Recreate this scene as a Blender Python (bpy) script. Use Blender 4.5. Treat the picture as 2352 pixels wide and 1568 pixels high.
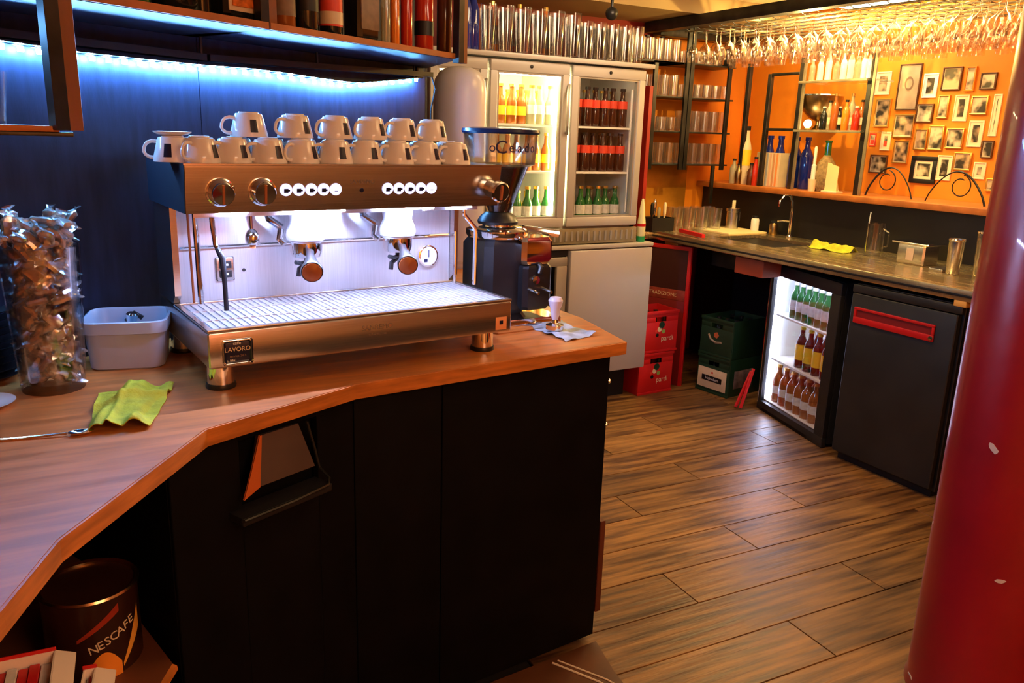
import bpy, math, random
from mathutils import Vector, Matrix
random.seed(7)
for o in list(bpy.data.objects): bpy.data.objects.remove(o)
SC = bpy.context.scene; COL = SC.collection
R = math.radians; PI = math.pi

# ------------------------------------------------------------------ camera (24x36 mm, 28 mm lens, eye 1.5 m)
F, CX, CY, EYE = 1859.0, 1176.0, 784.0, 1.5
_v = Vector((943 - CX, 7978 - CY, F)).normalized()
UP = -_v
def _hory(x): return CY - (UP.x * (x - CX) + UP.z * F) / UP.y
AY = Vector((120 - CX, _hory(120) - CY, F)).normalized()
AX = AY.cross(UP)
def ray(x, y):
    d = Vector((x - CX, y - CY, F))
    return Vector((AX.dot(d), AY.dot(d), UP.dot(d)))
def on_z(x, y, z): d = ray(x, y); t = (z - EYE) / d.z; return Vector((d.x * t, d.y * t, z))
def on_y(x, y, Y): d = ray(x, y); t = Y / d.y; return Vector((d.x * t, Y, EYE + d.z * t))
def on_x(x, y, X): d = ray(x, y); t = X / d.x; return Vector((X, d.y * t, EYE + d.z * t))
cam = bpy.data.cameras.new('camera'); co = bpy.data.objects.new('camera', cam); COL.objects.link(co)
cam.sensor_width = 36; cam.lens = F / 2352 * 36; cam.clip_start = 0.02
co.matrix_world = Matrix(((AX.x, -AX.y, -AX.z, 0), (AY.x, -AY.y, -AY.z, 0), (UP.x, -UP.y, -UP.z, EYE), (0, 0, 0, 1)))
SC.camera = co

# ------------------------------------------------------------------ world, lights, exposure
SC.view_settings.view_transform = 'Standard'; SC.view_settings.look = 'None'
SC.view_settings.gamma = 1; SC.view_settings.use_curve_mapping = False
SC.view_settings.exposure = 0.2
w = bpy.data.worlds.new('world'); SC.world = w; w.use_nodes = True
w.node_tree.nodes['Background'].inputs[0].default_value = (1.0, 0.72, 0.5, 1); w.node_tree.nodes['Background'].inputs[1].default_value = 0.03
def area(name, loc, size, col, watt, target=None, sy=None):
    l = bpy.data.lights.new(name, 'AREA'); l.size = size; l.color = col; l.energy = watt
    if sy: l.shape = 'RECTANGLE'; l.size_y = sy
    o = bpy.data.objects.new(name, l); COL.objects.link(o); o.location = loc
    if target is not None: o.rotation_euler = (Vector(target) - Vector(loc)).to_track_quat('-Z', 'Y').to_euler()
    return o
def point(name, loc, r, col, watt):
    l = bpy.data.lights.new(name, 'POINT'); l.shadow_soft_size = r; l.color = col; l.energy = watt
    o = bpy.data.objects.new(name, l); COL.objects.link(o); o.location = loc
    return o
WARM = (1.0, 0.62, 0.30)
area('fill_light_room', (0.9, -0.9, 2.24), 0.9, (1.0, 0.66, 0.40), 22, (0.9, -0.6, 0))  # unseen area light added behind the camera as warm ambient fill
area('ceiling_fill', (1.7, 0.9, 2.02), 0.5, (1.0, 0.74, 0.46), 18, (1.9, 1.4, 3))  # upward fill added out of view to brighten the ceiling
area('front_wall_fill', (0.8, -1.5, 2.2), 0.8, (1.0, 0.54, 0.20), 135, (0.9, -2.3, 1.1))  # fill added to brighten the unseen wall mirrored in the machine's steel
area('cooler_fill', (2.35, 3.15, 2.27), 0.4, (1.0, 0.70, 0.42), 9, (2.35, 3.9, 1.5))  # fill added above the frame to lift the wall behind the cooler glasses
area('aisle_light', (2.35, 2.2, 2.26), 0.35, (1.0, 0.58, 0.22), 14, (2.35, 2.1, 0))  # warm area light pointing down at the aisle floor
area('ceiling_lamp_rack', (3.72, 3.1, 2.27), 0.5, (1.0, 0.66, 0.26), 16, (3.72, 3.1, 0), 1.3)
area('ceiling_lamp_shelves', (3.7, 3.85, 2.17), 0.3, (1.0, 0.66, 0.22), 4, (3.9, 4.3, 1.5))
area('ceiling_lamp_photos', (3.65, 1.9, 2.27), 0.4, (1.0, 0.66, 0.24), 20, (4.2, 2.4, 1.5))
point('rack_bulb', (3.52, 3.22, 2.02), .012, (1.0, 0.70, 0.20), 34)
LED = (0.35, 0.62, 1.0)

# ------------------------------------------------------------------ materials
def mat(name, col, rough=0.5, metal=0.0, var=0.0, vscale=6.0, stretch=(1, 1, 1), bump=0.0, bscale=40.0, spec=0.5, trans=0.0, emit=None, estr=0.0, alpha=1.0, rvar=0.0, coat=0.0, ior=1.45, col2=None, objrand=0.0):
    m = bpy.data.materials.new(name); m.use_nodes = True
    nt = m.node_tree; b = nt.nodes['Principled BSDF']
    b.inputs['Base Color'].default_value = (*col, 1); b.inputs['Roughness'].default_value = rough
    b.inputs['Metallic'].default_value = metal; b.inputs['Specular IOR Level'].default_value = spec
    b.inputs['Transmission Weight'].default_value = trans; b.inputs['IOR'].default_value = ior
    b.inputs['Coat Weight'].default_value = coat
    if emit: b.inputs['Emission Color'].default_value = (*emit, 1); b.inputs['Emission Strength'].default_value = estr
    tc = nt.nodes.new('ShaderNodeTexCoord'); mp = nt.nodes.new('ShaderNodeMapping'); mp.inputs['Scale'].default_value = stretch
    nt.links.new(tc.outputs['Object'], mp.inputs['Vector'])
    if objrand:
        oi = nt.nodes.new('ShaderNodeObjectInfo'); cv = nt.nodes.new('ShaderNodeCombineXYZ')
        mu = nt.nodes.new('ShaderNodeMath'); mu.operation = 'MULTIPLY'; mu.inputs[1].default_value = 37.0
        nt.links.new(oi.outputs['Random'], mu.inputs[0])
        for k in range(3): nt.links.new(mu.outputs[0], cv.inputs[k])
        nt.links.new(cv.outputs[0], mp.inputs['Location'])
    if var or col2:
        n = nt.nodes.new('ShaderNodeTexNoise'); n.inputs['Scale'].default_value = vscale; n.inputs['Detail'].default_value = 5
        nt.links.new(mp.outputs[0], n.inputs['Vector'])
        cr = nt.nodes.new('ShaderNodeValToRGB'); cr.color_ramp.elements[0].position = 0.34; cr.color_ramp.elements[1].position = 0.66
        c2 = col2 if col2 else tuple(c * (1 - var) for c in col)
        cr.color_ramp.elements[0].color = (*c2, 1); cr.color_ramp.elements[1].color = (*(col if col2 else tuple(min(1, c * (1 + var * .5)) for c in col)), 1)
        nt.links.new(n.outputs['Fac'], cr.inputs[0]); src = cr.outputs[0]
        if objrand:
            mx = nt.nodes.new('ShaderNodeMix'); mx.data_type = 'RGBA'; mx.blend_type = 'MULTIPLY'; mx.inputs[0].default_value = 1
            mr = nt.nodes.new('ShaderNodeMapRange'); mr.inputs['To Min'].default_value = 1 - objrand; mr.inputs['To Max'].default_value = 1
            nt.links.new(oi.outputs['Random'], mr.inputs['Value']); nt.links.new(src, mx.inputs[6]); nt.links.new(mr.outputs[0], mx.inputs[7]); src = mx.outputs[2]
        nt.links.new(src, b.inputs['Base Color'])
        if rvar:
            r2 = nt.nodes.new('ShaderNodeMapRange'); r2.inputs['To Min'].default_value = rough - rvar; r2.inputs['To Max'].default_value = rough + rvar
            nt.links.new(n.outputs['Fac'], r2.inputs['Value']); nt.links.new(r2.outputs[0], b.inputs['Roughness'])
    if bump:
        n2 = nt.nodes.new('ShaderNodeTexNoise'); n2.inputs['Scale'].default_value = bscale; n2.inputs['Detail'].default_value = 4
        nt.links.new(mp.outputs[0], n2.inputs['Vector'])
        bp = nt.nodes.new('ShaderNodeBump'); bp.inputs['Strength'].default_value = bump; bp.inputs['Distance'].default_value = 0.004
        nt.links.new(n2.outputs['Fac'], bp.inputs['Height']); nt.links.new(bp.outputs[0], b.inputs['Normal'])
    return m
def thin_glass(name, col=(1, 1, 1), refl=1.0, tint=0.0, rough=0.03, dens=0.0, blend=0.25):
    """hollow glassware and panes: clear film with fresnel reflection"""
    m = bpy.data.materials.new(name); m.use_nodes = True; nt = m.node_tree; nt.nodes.clear()
    out = nt.nodes.new('ShaderNodeOutputMaterial'); tr = nt.nodes.new('ShaderNodeBsdfTransparent'); gl = nt.nodes.new('ShaderNodeBsdfGlossy')
    tr.inputs[0].default_value = (*[1 - tint * (1 - c) for c in col], 1); gl.inputs['Color'].default_value = (1, 1, 1, 1); gl.inputs['Roughness'].default_value = rough
    lw = nt.nodes.new('ShaderNodeLayerWeight'); lw.inputs['Blend'].default_value = blend
    mr = nt.nodes.new('ShaderNodeMapRange'); mr.inputs['To Min'].default_value = 0.05 * refl + dens; mr.inputs['To Max'].default_value = min(1, 0.85 * refl)
    mx = nt.nodes.new('ShaderNodeMixShader')
    nt.links.new(lw.outputs['Fresnel'], mr.inputs['Value']); nt.links.new(mr.outputs[0], mx.inputs[0])
    nt.links.new(tr.outputs[0], mx.inputs[1]); nt.links.new(gl.outputs[0], mx.inputs[2]); nt.links.new(mx.outputs[0], out.inputs[0])
    return m
def glow(name, col, s):
    m = bpy.data.materials.new(name); m.use_nodes = True; nt = m.node_tree; nt.nodes.clear()
    out = nt.nodes.new('ShaderNodeOutputMaterial'); e = nt.nodes.new('ShaderNodeEmission')
    e.inputs[0].default_value = (*col, 1); e.inputs[1].default_value = s; nt.links.new(e.outputs[0], out.inputs[0]); return m
M = dict(
 wood=mat('counter_wood', (0.50, 0.165, 0.036), 0.38, var=0.28, vscale=4, stretch=(1.2, 12, 3), bump=0.02, bscale=9, rvar=0.1),
 edge=mat('counter_edge_wood', (0.52, 0.17, 0.03), 0.4, var=0.3, vscale=9, stretch=(1, 1, 8)),
 lip=mat('shelf_lip_wood', (0.42, 0.13, 0.025), 0.45, var=0.3, vscale=9),
 plank=mat('floor_plank_wood', (0.36, 0.175, 0.050), 0.40, col2=(0.085, 0.036, 0.014), vscale=3.8, stretch=(0.8, 9, 1), bump=0.6, bscale=6, rvar=0.08, objrand=0.35),
 sub=mat('subfloor', (0.02, 0.012, 0.008), 0.9),
 blue=mat('dark_blue_panel', (0.013, 0.022, 0.058), 0.5, spec=0.3, var=0.3, vscale=7, stretch=(6, 6, 1), bump=0.05, bscale=60),
 black=mat('black_laminate', (0.006, 0.006, 0.008), 0.45, var=0.3, vscale=4),
 cab=mat('black_painted_board', (0.0025, 0.0025, 0.0035), 0.6, spec=0.12, var=0.5, vscale=9, bump=0.1, bscale=25),
 plast=mat('black_plastic', (0.012, 0.012, 0.014), 0.35, spec=0.5),
 rsteel=mat('satin_steel', (0.62, 0.62, 0.66), 0.38, 0.6, var=0.08, vscale=8, stretch=(60, 1, 1)),
 steel=mat('brushed_steel', (0.62, 0.61, 0.60), 0.24, 1.0, var=0.10, vscale=8, stretch=(1, 1, 60), rvar=0.05),
 chrome=mat('polished_chrome', (0.85, 0.85, 0.86), 0.07, 1.0),
 dsteel=mat('dark_steel_bar', (0.06, 0.06, 0.055), 0.4, 0.8, var=0.4, vscale=10),
 csteel=mat('worn_counter_steel', (0.62, 0.50, 0.30), 0.26, 0.9, var=0.12, vscale=5, stretch=(6, 1, 1), rvar=0.1),
 brass=mat('beige_painted_steel', (0.30, 0.26, 0.17), 0.4, 0.3, var=0.3, vscale=10),
 cer=mat('white_porcelain', (0.78, 0.77, 0.75), 0.12, spec=0.6),
 logo=mat('dark_blue_print', (0.008, 0.010, 0.035), 0.3),
 orange=mat('orange_painted_plaster', (0.78, 0.25, 0.012), 0.6, var=0.22, vscale=1.6, bump=0.05, bscale=30),
 foil=mat('glossy_orange_sheet', (0.62, 0.26, 0.03), 0.22, 0.35, var=0.4, vscale=4, bump=0.9, bscale=7),
 redw=mat('dark_red_painted_wall', (0.30, 0.018, 0.012), 0.5, var=0.2, vscale=3),
 ceil=mat('cream_ceiling_paint', (0.72, 0.60, 0.42), 0.8, var=0.06, vscale=2),
 col=mat('red_gloss_column_paint', (0.27, 0.006, 0.009), 0.30, var=0.12, vscale=5, bump=0.12, bscale=28, coat=0.3),
 chip=mat('bare_plaster_chip', (0.62, 0.52, 0.42), 0.8),
 room=mat('room_wall_warm', (0.72, 0.36, 0.13), 0.7, var=0.3, vscale=1.2),
 fwhite=mat('cooler_white_enamel', (0.46, 0.43, 0.40), 0.3, var=0.04, vscale=3),
 fgrey=mat('cooler_grey_frame', (0.40, 0.38, 0.35), 0.35, 0.4),
 fin=mat('cooler_inner_liner', (0.85, 0.85, 0.80), 0.4),
 panel=mat('silver_grey_door', (0.48, 0.46, 0.48), 0.34, 0.25, var=0.06, vscale=2),
 fblack=mat('cooler_charcoal', (0.020, 0.019, 0.018), 0.42, var=0.25, vscale=5),
 red=mat('red_plastic', (0.55, 0.010, 0.012), 0.35, var=0.1, vscale=5),
 redd=mat('dark_red_recess', (0.20, 0.008, 0.008), 0.5),
 green=mat('dark_green_plastic', (0.012, 0.045, 0.022), 0.4, var=0.2, vscale=6),
 cream=mat('cream_label', (0.74, 0.60, 0.40), 0.5, var=0.08, vscale=20),
 white=mat('white_print', (0.80, 0.80, 0.78), 0.5),
 tub=mat('grey_translucent_tub', (0.36, 0.40, 0.50), 0.35, var=0.04),
 rag=mat('yellow_cloth', (0.46, 0.47, 0.015), 0.85, var=0.25, vscale=30, bump=0.5, bscale=150),
 grag=mat('pale_blue_cloth', (0.42, 0.52, 0.66), 0.85, var=0.3, vscale=25, bump=0.5, bscale=120),
 bean=mat('coffee_beans', (0.028, 0.010, 0.006), 0.45, var=0.5, vscale=70, bump=1.0, bscale=90),
 bisc=mat('caramel_biscuit', (0.62, 0.30, 0.13), 0.5, var=0.5, vscale=40),
 wrap=thin_glass('clear_wrapper', refl=1.6, rough=0.22, dens=0.28),
 glass=thin_glass('clear_glass', refl=0.7, rough=0.10, dens=0.02, blend=0.12),
 vase=thin_glass('thick_vase_glass', (.8, .88, 1.0), refl=0.9, tint=0.12, rough=0.05, dens=0.03),
 tumb=thin_glass('tumbler_glass', refl=0.9, rough=0.18, dens=0.10, blend=0.2),
 stem=thin_glass('stemware_glass', (.8, .62, .38), refl=0.55, tint=0.32, rough=0.06, dens=0.05),
 pane=thin_glass('cooler_pane', refl=0.28, rough=0.02),
 smoke=thin_glass('dark_pane', (.1, .1, .1), refl=0.6, tint=0.8),
 hop=thin_glass('hopper_plastic', (.9, .85, .7), refl=0.9, tint=0.4, rough=0.08, dens=0.06),
 shelfg=thin_glass('green_edge_glass', (.7, .9, .8), refl=1.0, tint=0.3, dens=0.12),
 bblack=mat('dark_bottle_glass', (0.010, 0.012, 0.010), 0.08, spec=0.7),
 bgreen=mat('green_bottle_glass', (0.02, 0.13, 0.03), 0.08, spec=0.7),
 bblue=mat('cobalt_bottle_glass', (0.008, 0.02, 0.22), 0.08, spec=0.8),
 bamber=mat('amber_bottle_glass', (0.40, 0.11, 0.02), 0.10, spec=0.7, trans=0.3),
 bbrown=mat('brown_bottle_glass', (0.10, 0.03, 0.012), 0.10, spec=0.7),
 borange=mat('orange_liquor', (0.85, 0.22, 0.02), 0.12, spec=0.7, trans=0.2),
 bred=mat('red_liquor', (0.55, 0.03, 0.01), 0.12, spec=0.7, trans=0.2),
 bclear=mat('pale_bottle_glass', (0.55, 0.52, 0.36), 0.08, spec=0.8, trans=0.5),
 bcola=mat('cola_bottle', (0.03, 0.008, 0.006), 0.1, spec=0.7),
 byel=mat('yellow_juice_bottle', (0.75, 0.62, 0.03), 0.15, spec=0.6),
 lred=mat('red_label', (0.72, 0.06, 0.03), 0.5), lwhite=mat('white_label', (0.72, 0.72, 0.70), 0.5, var=0.15, vscale=60), lyel=mat('yellow_label', (0.85, 0.60, 0.03), 0.5),
 lgrey=mat('grey_brown_label', (0.22, 0.15, 0.10), 0.6, var=0.2, vscale=40), lor=mat('orange_picture_label', (0.75, 0.20, 0.03), 0.5, var=0.5, vscale=50),
 gold=mat('gold_cap', (0.7, 0.45, 0.12), 0.3, 0.9), straw=mat('straw_covered_jug', (0.30, 0.20, 0.09), 0.8, var=0.4, vscale=60, bump=0.6, bscale=80),
 copper=mat('bronze_bowl', (0.42, 0.28, 0.12), 0.28, 1.0, var=0.3, vscale=6),
 tin=mat('dark_brown_tin', (0.030, 0.010, 0.006), 0.28, var=0.3, vscale=3, spec=0.6), rim=mat('brass_rim', (0.75, 0.42, 0.18), 0.25, 1.0),
 dark=mat('black_iron', (0.006, 0.006, 0.007), 0.5), board=mat('yellowish_cutting_board', (0.75, 0.62, 0.32), 0.5), card=mat('white_cardboard', (0.80, 0.70, 0.62), 0.7),
 frame=mat('brown_picture_frame', (0.10, 0.035, 0.010), 0.5, var=0.3, vscale=20), mount=mat('cream_photo_mount', (0.78, 0.68, 0.46), 0.6),
 hout=mat('brown_handle', (0.40, 0.13, 0.05), 0.15, spec=0.7),
 led=glow('led_strip_glow', (0.16, 0.46, 1.0), 900), ledm=glow('machine_led_glow', (0.46, 0.56, 1.0), 700), bulb=glow('warm_bulb_glow', (1.0, 0.75, 0.4), 14),
 btn=glow('lit_button', (0.72, 0.66, 1.0), 1.6), ledf=glow('cooler_tube_warm', (1.0, 0.88, 0.42), 120), ledc=glow('cooler_tube_cold', (0.62, 0.68, 1.0), 42), ceillamp=glow('ceiling_lamp_diffuser', (1.0, 0.86, 0.55), 12),
)
def photo_mat(i):
    m = bpy.data.materials.new('old_photo_print'); m.use_nodes = True; nt = m.node_tree; b = nt.nodes['Principled BSDF']; b.inputs['Roughness'].default_value = 0.35
    tc = nt.nodes.new('ShaderNodeTexCoord'); mp = nt.nodes.new('ShaderNodeMapping'); mp.inputs['Location'].default_value = (i * 3.1, i * 1.7, i * 2.3)
    n = nt.nodes.new('ShaderNodeTexNoise'); n.inputs['Scale'].default_value = 16; n.inputs['Detail'].default_value = 2
    cr = nt.nodes.new('ShaderNodeValToRGB'); e = cr.color_ramp.elements; e[0].position = 0.42; e[1].position = 0.6
    t = (0.9, 0.75, 0.5) if i % 3 else (0.8, 0.55, 0.3)
    e[0].color = (0.035, 0.028, 0.02, 1); e[1].color = (t[0] * .75, t[1] * .75, t[2] * .75, 1)
    nt.links.new(tc.outputs['Object'], mp.inputs[0]); nt.links.new(mp.outputs[0], n.inputs['Vector']); nt.links.new(n.outputs['Fac'], cr.inputs[0]); nt.links.new(cr.outputs[0], b.inputs['Base Color'])
    return m

# ------------------------------------------------------------------ mesh builder
class G:
    def __init__(s): s.v = []; s.f = []
    def add(s, vs, fs, mx=None):
        k = len(s.v); s.v += [tuple(mx @ Vector(p)) if mx else tuple(p) for p in vs]; s.f += [tuple(i + k for i in f) for f in fs]; return s
    def box(s, x0, x1, y0, y1, z0, z1, mx=None):
        return s.add([(x0, y0, z0), (x1, y0, z0), (x1, y1, z0), (x0, y1, z0), (x0, y0, z1), (x1, y0, z1), (x1, y1, z1), (x0, y1, z1)],
                     [(0, 3, 2, 1), (4, 5, 6, 7), (0, 1, 5, 4), (1, 2, 6, 5), (2, 3, 7, 6), (3, 0, 4, 7)], mx)
    def bev(s, x0, x1, y0, y1, z0, z1, b=0.004, mx=None):
        """box with chamfered vertical and top edges"""
        P = lambda a: [(x0 + a + 0, y0 + b * 1 + a * 0, 0)]
        ring = lambda i, z: [(x0 + i + b, y0 + i, z), (x1 - i - b, y0 + i, z), (x1 - i, y0 + i + b, z), (x1 - i, y1 - i - b, z), (x1 - i - b, y1 - i, z), (x0 + i + b, y1 - i, z), (x0 + i, y1 - i - b, z), (x0 + i, y0 + i + b, z)]
        rs = [ring(b * .6, z0), ring(0, z0 + b), ring(0, z1 - b), ring(b * .6, z1)]
        vs = [p for r in rs for p in r]; fs = [tuple(range(7, -1, -1)), tuple(range(24, 32))]
        for j in range(3):
            for k in range(8): fs.append((j * 8 + k, j * 8 + (k + 1) % 8, j * 8 + 8 + (k + 1) % 8, j * 8 + 8 + k))
        return s.add(vs, fs, mx)
    def lathe(s, prof, c=(0, 0, 0), seg=24, mx=None, cap=True, sx=1, sy=1):
        vs = []; fs = []
        for r, z in prof:
            for k in range(seg):
                a = 2 * PI * k / seg; vs.append((c[0] + r * sx * math.cos(a), c[1] + r * sy * math.sin(a), c[2] + z))
        for j in range(len(prof) - 1):
            for k in range(seg): fs.append((j * seg + k, j * seg + (k + 1) % seg, (j + 1) * seg + (k + 1) % seg, (j + 1) * seg + k))
        if cap:
            if prof[0][0] > 1e-6: fs.append(tuple(range(seg - 1, -1, -1)))
            if prof[-1][0] > 1e-6: n = (len(prof) - 1) * seg; fs.append(tuple(range(n, n + seg)))
        return s.add(vs, fs, mx)
    def cyl(s, c, r, h, seg=20, mx=None, r2=None): return s.lathe([(r, 0), (r if r2 is None else r2, h)], c, seg, mx)
    def rod(s, a, b, r, seg=10, r2=None):
        a = Vector(a); b = Vector(b); d = b - a
        mx = Matrix.Translation(a) @ d.to_track_quat('Z', 'Y').to_matrix().to_4x4()
        return s.lathe([(r, 0), (r if r2 is None else r2, d.length)], (0, 0, 0), seg, mx)
    def tube(s, pts, r, seg=8):
        pts = [Vector(p) for p in pts]; n = len(pts); vs = []; fs = []
        rr = r if isinstance(r, (list, tuple)) else [r] * n
        nrm = None
        for i, p in enumerate(pts):
            t = (pts[min(i + 1, n - 1)] - pts[max(i - 1, 0)]).normalized()
            if nrm is None:
                nrm = t.orthogonal().normalized()
            nrm = (nrm - t * nrm.dot(t)).normalized(); bn = t.cross(nrm)
            for k in range(seg):
                a = 2 * PI * k / seg; vs.append(tuple(p + (nrm * math.cos(a) + bn * math.sin(a)) * rr[i]))
        for i in range(n - 1):
            for k in range(seg): fs.append((i * seg + k, i * seg + (k + 1) % seg, (i + 1) * seg + (k + 1) % seg, (i + 1) * seg + k))
        fs.append(tuple(range(seg - 1, -1, -1))); fs.append(tuple(range((n - 1) * seg, n * seg)))
        return s.add(vs, fs)
    def prism(s, poly, z0, z1, mx=None):
        n = len(poly); vs = [(x, y, z0) for x, y in poly] + [(x, y, z1) for x, y in poly]
        fs = [tuple(range(n - 1, -1, -1)), tuple(range(n, 2 * n))] + [(i, (i + 1) % n, n + (i + 1) % n, n + i) for i in range(n)]
        return s.add(vs, fs, mx)
    def ball(s, c, r, seg=14, mx=None, sz=1.0):
        k = 8; return s.lathe([(r * math.sin(PI * i / k), -r * sz * math.cos(PI * i / k)) for i in range(k + 1)], c, seg, mx, cap=False)
    def grid(s, fn, nu, nv, th=0.0):
        vs = [fn(i / nu, j / nv) for j in range(nv + 1) for i in range(nu + 1)]; W = nu + 1
        fs = [(j * W + i, j * W + i + 1, (j + 1) * W + i + 1, (j + 1) * W + i) for j in range(nv) for i in range(nu)]
        if th:
            n = len(vs); vs = vs + [(p[0], p[1], p[2] - th) for p in vs]; fs = fs + [tuple(i + n for i in f[::-1]) for f in fs]
            e = [(i, i + 1) for i in range(nu)] + [(nu + j * W, nu + (j + 1) * W) for j in range(nv)] + [(nv * W + i + 1, nv * W + i) for i in range(nu)] + [((j + 1) * W, j * W) for j in range(nv)]
            fs += [(b, a, a + n, b + n) for a, b in e]
        return s.add(vs, fs)
    def mesh(s, name, m, ang=35):
        me = bpy.data.meshes.new(name); me.from_pydata(s.v, [], s.f); me.materials.append(M[m] if isinstance(m, str) else m)
        me.polygons.foreach_set('use_smooth', [True] * len(me.polygons)); me.update(); me.set_sharp_from_angle(angle=R(ang)); return me
    def build(s, name, m, parent=None, ang=35, loc=None, rot=None):
        o = bpy.data.objects.new(name, s.mesh(name, m, ang)); COL.objects.link(o)
        if parent is not None: o.parent = parent
        if loc: o.location = loc
        if rot: o.rotation_euler = rot
        return o
def tag(o, label=None, cat=None, group=None, kind=None):
    if label: o['label'] = label
    if cat: o['category'] = cat
    if group: o['group'] = group
    if kind: o['kind'] = kind
    return o
def thing(name, label, cat, loc=(0, 0, 0), rz=0.0, group=None):
    o = bpy.data.objects.new(name, None); COL.objects.link(o); o.location = loc; o.rotation_euler = (0, 0, rz); o.empty_display_size = .05
    return tag(o, label, cat, group)
def struct(o): o['kind'] = 'structure'; return o
KIDS = {}
def dup(root, loc, rz=None, label=None, group=None, rot=None):
    def cp(o, par):
        c = o.copy(); COL.objects.link(c)
        if par is not None: c.parent = par
        for ch in KIDS[o.name]: cp(ch, c)
        return c
    def scan(o):
        KIDS[o.name] = list(o.children)
        for ch in KIDS[o.name]: scan(ch)
    if root.name not in KIDS: scan(root)
    r = cp(root, None); r.location = loc
    if rz is not None: r.rotation_euler = (0, 0, rz)
    if rot is not None: r.rotation_euler = rot
    if label: r['label'] = label
    if group: r['group'] = group
    return r
class Pool:
    """first placement moves the prototype itself, later ones copy it"""
    def __init__(s, make): s.p = make(); s.used = False
    def put(s, loc, rz=0.0, label=None, group=None, cat=None):
        if not s.used:
            s.used = True; o = s.p; o.location = loc; o.rotation_euler = (0, 0, rz)
            KIDS.pop(o.name, None)
            if label: o['label'] = label
            if group: o['group'] = group
            return o
        return dup(s.p, loc, rz, label, group)
def text(body, size, m, parent, loc, rot, name='lettering', ext=0.0006, xs=1.0):
    cu = bpy.data.curves.new(name, 'FONT'); cu.body = body; cu.size = size; cu.align_x = 'CENTER'; cu.align_y = 'CENTER'; cu.extrude = ext; cu.resolution_u = 3
    t = bpy.data.objects.new('tmp', cu); COL.objects.link(t); bpy.context.view_layer.update()
    me = bpy.data.meshes.new_from_object(t.evaluated_get(bpy.context.evaluated_depsgraph_get())); bpy.data.objects.remove(t)
    me.materials.clear(); me.materials.append(M[m]); me.name = name
    o = bpy.data.objects.new(name, me); COL.objects.link(o); o.parent = parent; o.location = loc; o.rotation_euler = rot; o.scale = (xs, 1, 1)
    return o
nth = 'first second third fourth fifth sixth seventh eighth ninth tenth eleventh twelfth thirteenth fourteenth fifteenth sixteenth seventeenth eighteenth nineteenth twentieth twenty-first twenty-second'.split()
FRONT = (R(90), 0, 0); WEST = (R(90), 0, R(-90))
# ================================================================== THE SETTING
PR = Matrix(((0, 0, 1, 0), (1, 0, 0, 0), (0, 1, 0, 0), (0, 0, 0, 1)))       # prism polygon (y,z) swept along x
fl = struct(G().box(-2.1, 5.2, -2.3, 4.5, -0.06, -0.014).build('floor', 'sub'))
PW, PL_ = 0.20, 1.32
pm = G().bev(0.0015, PL_ - 0.0015, 0.0015, PW - 0.0015, -0.014, 0.0, 0.002).mesh('plank', 'plank')
ta = R(-2.2); ca, sa = math.cos(ta), math.sin(ta)
for j in range(-5, 14):
    off = [0.0, 0.45, 0.9, 0.2, 0.66][j % 5]
    for i in range(-1, 2):
        lx = i * PL_ + off - 0.02; ly = j * PW
        x = 1.76 + lx * ca - ly * sa; y = 1.78 + lx * sa + ly * ca
        if x > 3.9 or x + PL_ < 0.2 or y < 0.6 or y > 4.35: continue
        o = bpy.data.objects.new('plank', pm); COL.objects.link(o); o.parent = fl; o.location = (x, y, 0); o.rotation_euler = (0, 0, ta)
# left wall, dark blue, in two boards
W0 = Vector((.235, 2.237, 0)); WD = Vector((.8695, .494, 0)); WM = Vector((.494, -.8695, 0))   # along the wall, out of the wall
WROT = math.atan2(WD.y, WD.x)
def wp(t, m, z): return W0 + WD * t + WM * m + Vector((0, 0, z))
def on_wall(px, py, m=0.0):
    d = ray(px, py); t = (W0 + WM * m - Vector((0, 0, EYE))).dot(WM) / d.dot(WM); return Vector((0, 0, EYE)) + d * t
def wall_at(px, m):
    """plan position where the line of sight through column px meets the line m in front of the left wall"""
    p = on_wall(px, 300, m); return Vector((p.x, p.y, 0))
wl = struct(G().box(-2.6, 1.064, 0.012, 0.07, 0, 2.3).build('wall_left', 'black', loc=W0, rot=(0, 0, WROT)))
G().bev(-2.6, 0.118, 0.0, 0.0118, 0.9, 2.3, 0.001).build('wall_panel', 'blue', wl)
G().bev(0.121, 1.066, 0.002, 0.0118, 0.9, 2.3, 0.001).build('wall_panel', 'blue', wl)
# back wall: red over the cooler, orange behind the shelves
wb = struct(G().box(-0.2, 4.4, 4.42, 4.5, 0, 2.45).build('wall_back', 'redw'))
G().box(3.22, 4.25, 4.405, 4.419, 0.9, 2.12).build('wall_panel', 'orange', wb)
wr = struct(G().box(4.25, 4.33, -2.3, 4.42, 0, 2.45).build('wall_right', 'orange'))
wlow = struct(G().box(3.95, 4.05, 0.6, 4.40, 0, 1.178).build('wall_right_low', 'black'))
struct(G().box(-2.1, 4.33, -2.38, -2.3, 0, 2.45).build('wall_front', 'room'))
struct(G().box(-2.18, -2.1, -2.38, 2.0, 0, 2.45).build('wall_left_rear', 'room'))
ce = struct(G().box(-2.18, 4.33, -2.38, 3.90, 2.30, 2.36).build('ceiling', 'ceil'))
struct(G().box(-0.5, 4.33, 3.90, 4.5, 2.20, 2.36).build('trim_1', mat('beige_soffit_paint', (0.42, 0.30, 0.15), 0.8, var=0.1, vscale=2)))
struct(G().lathe([(.16, 0), (.16, 2.3)], seg=32).build('rear_column', 'col', loc=(1.25, -1.5, 0)))  # unseen red column behind the camera, added for its reflection in the steel
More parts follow.
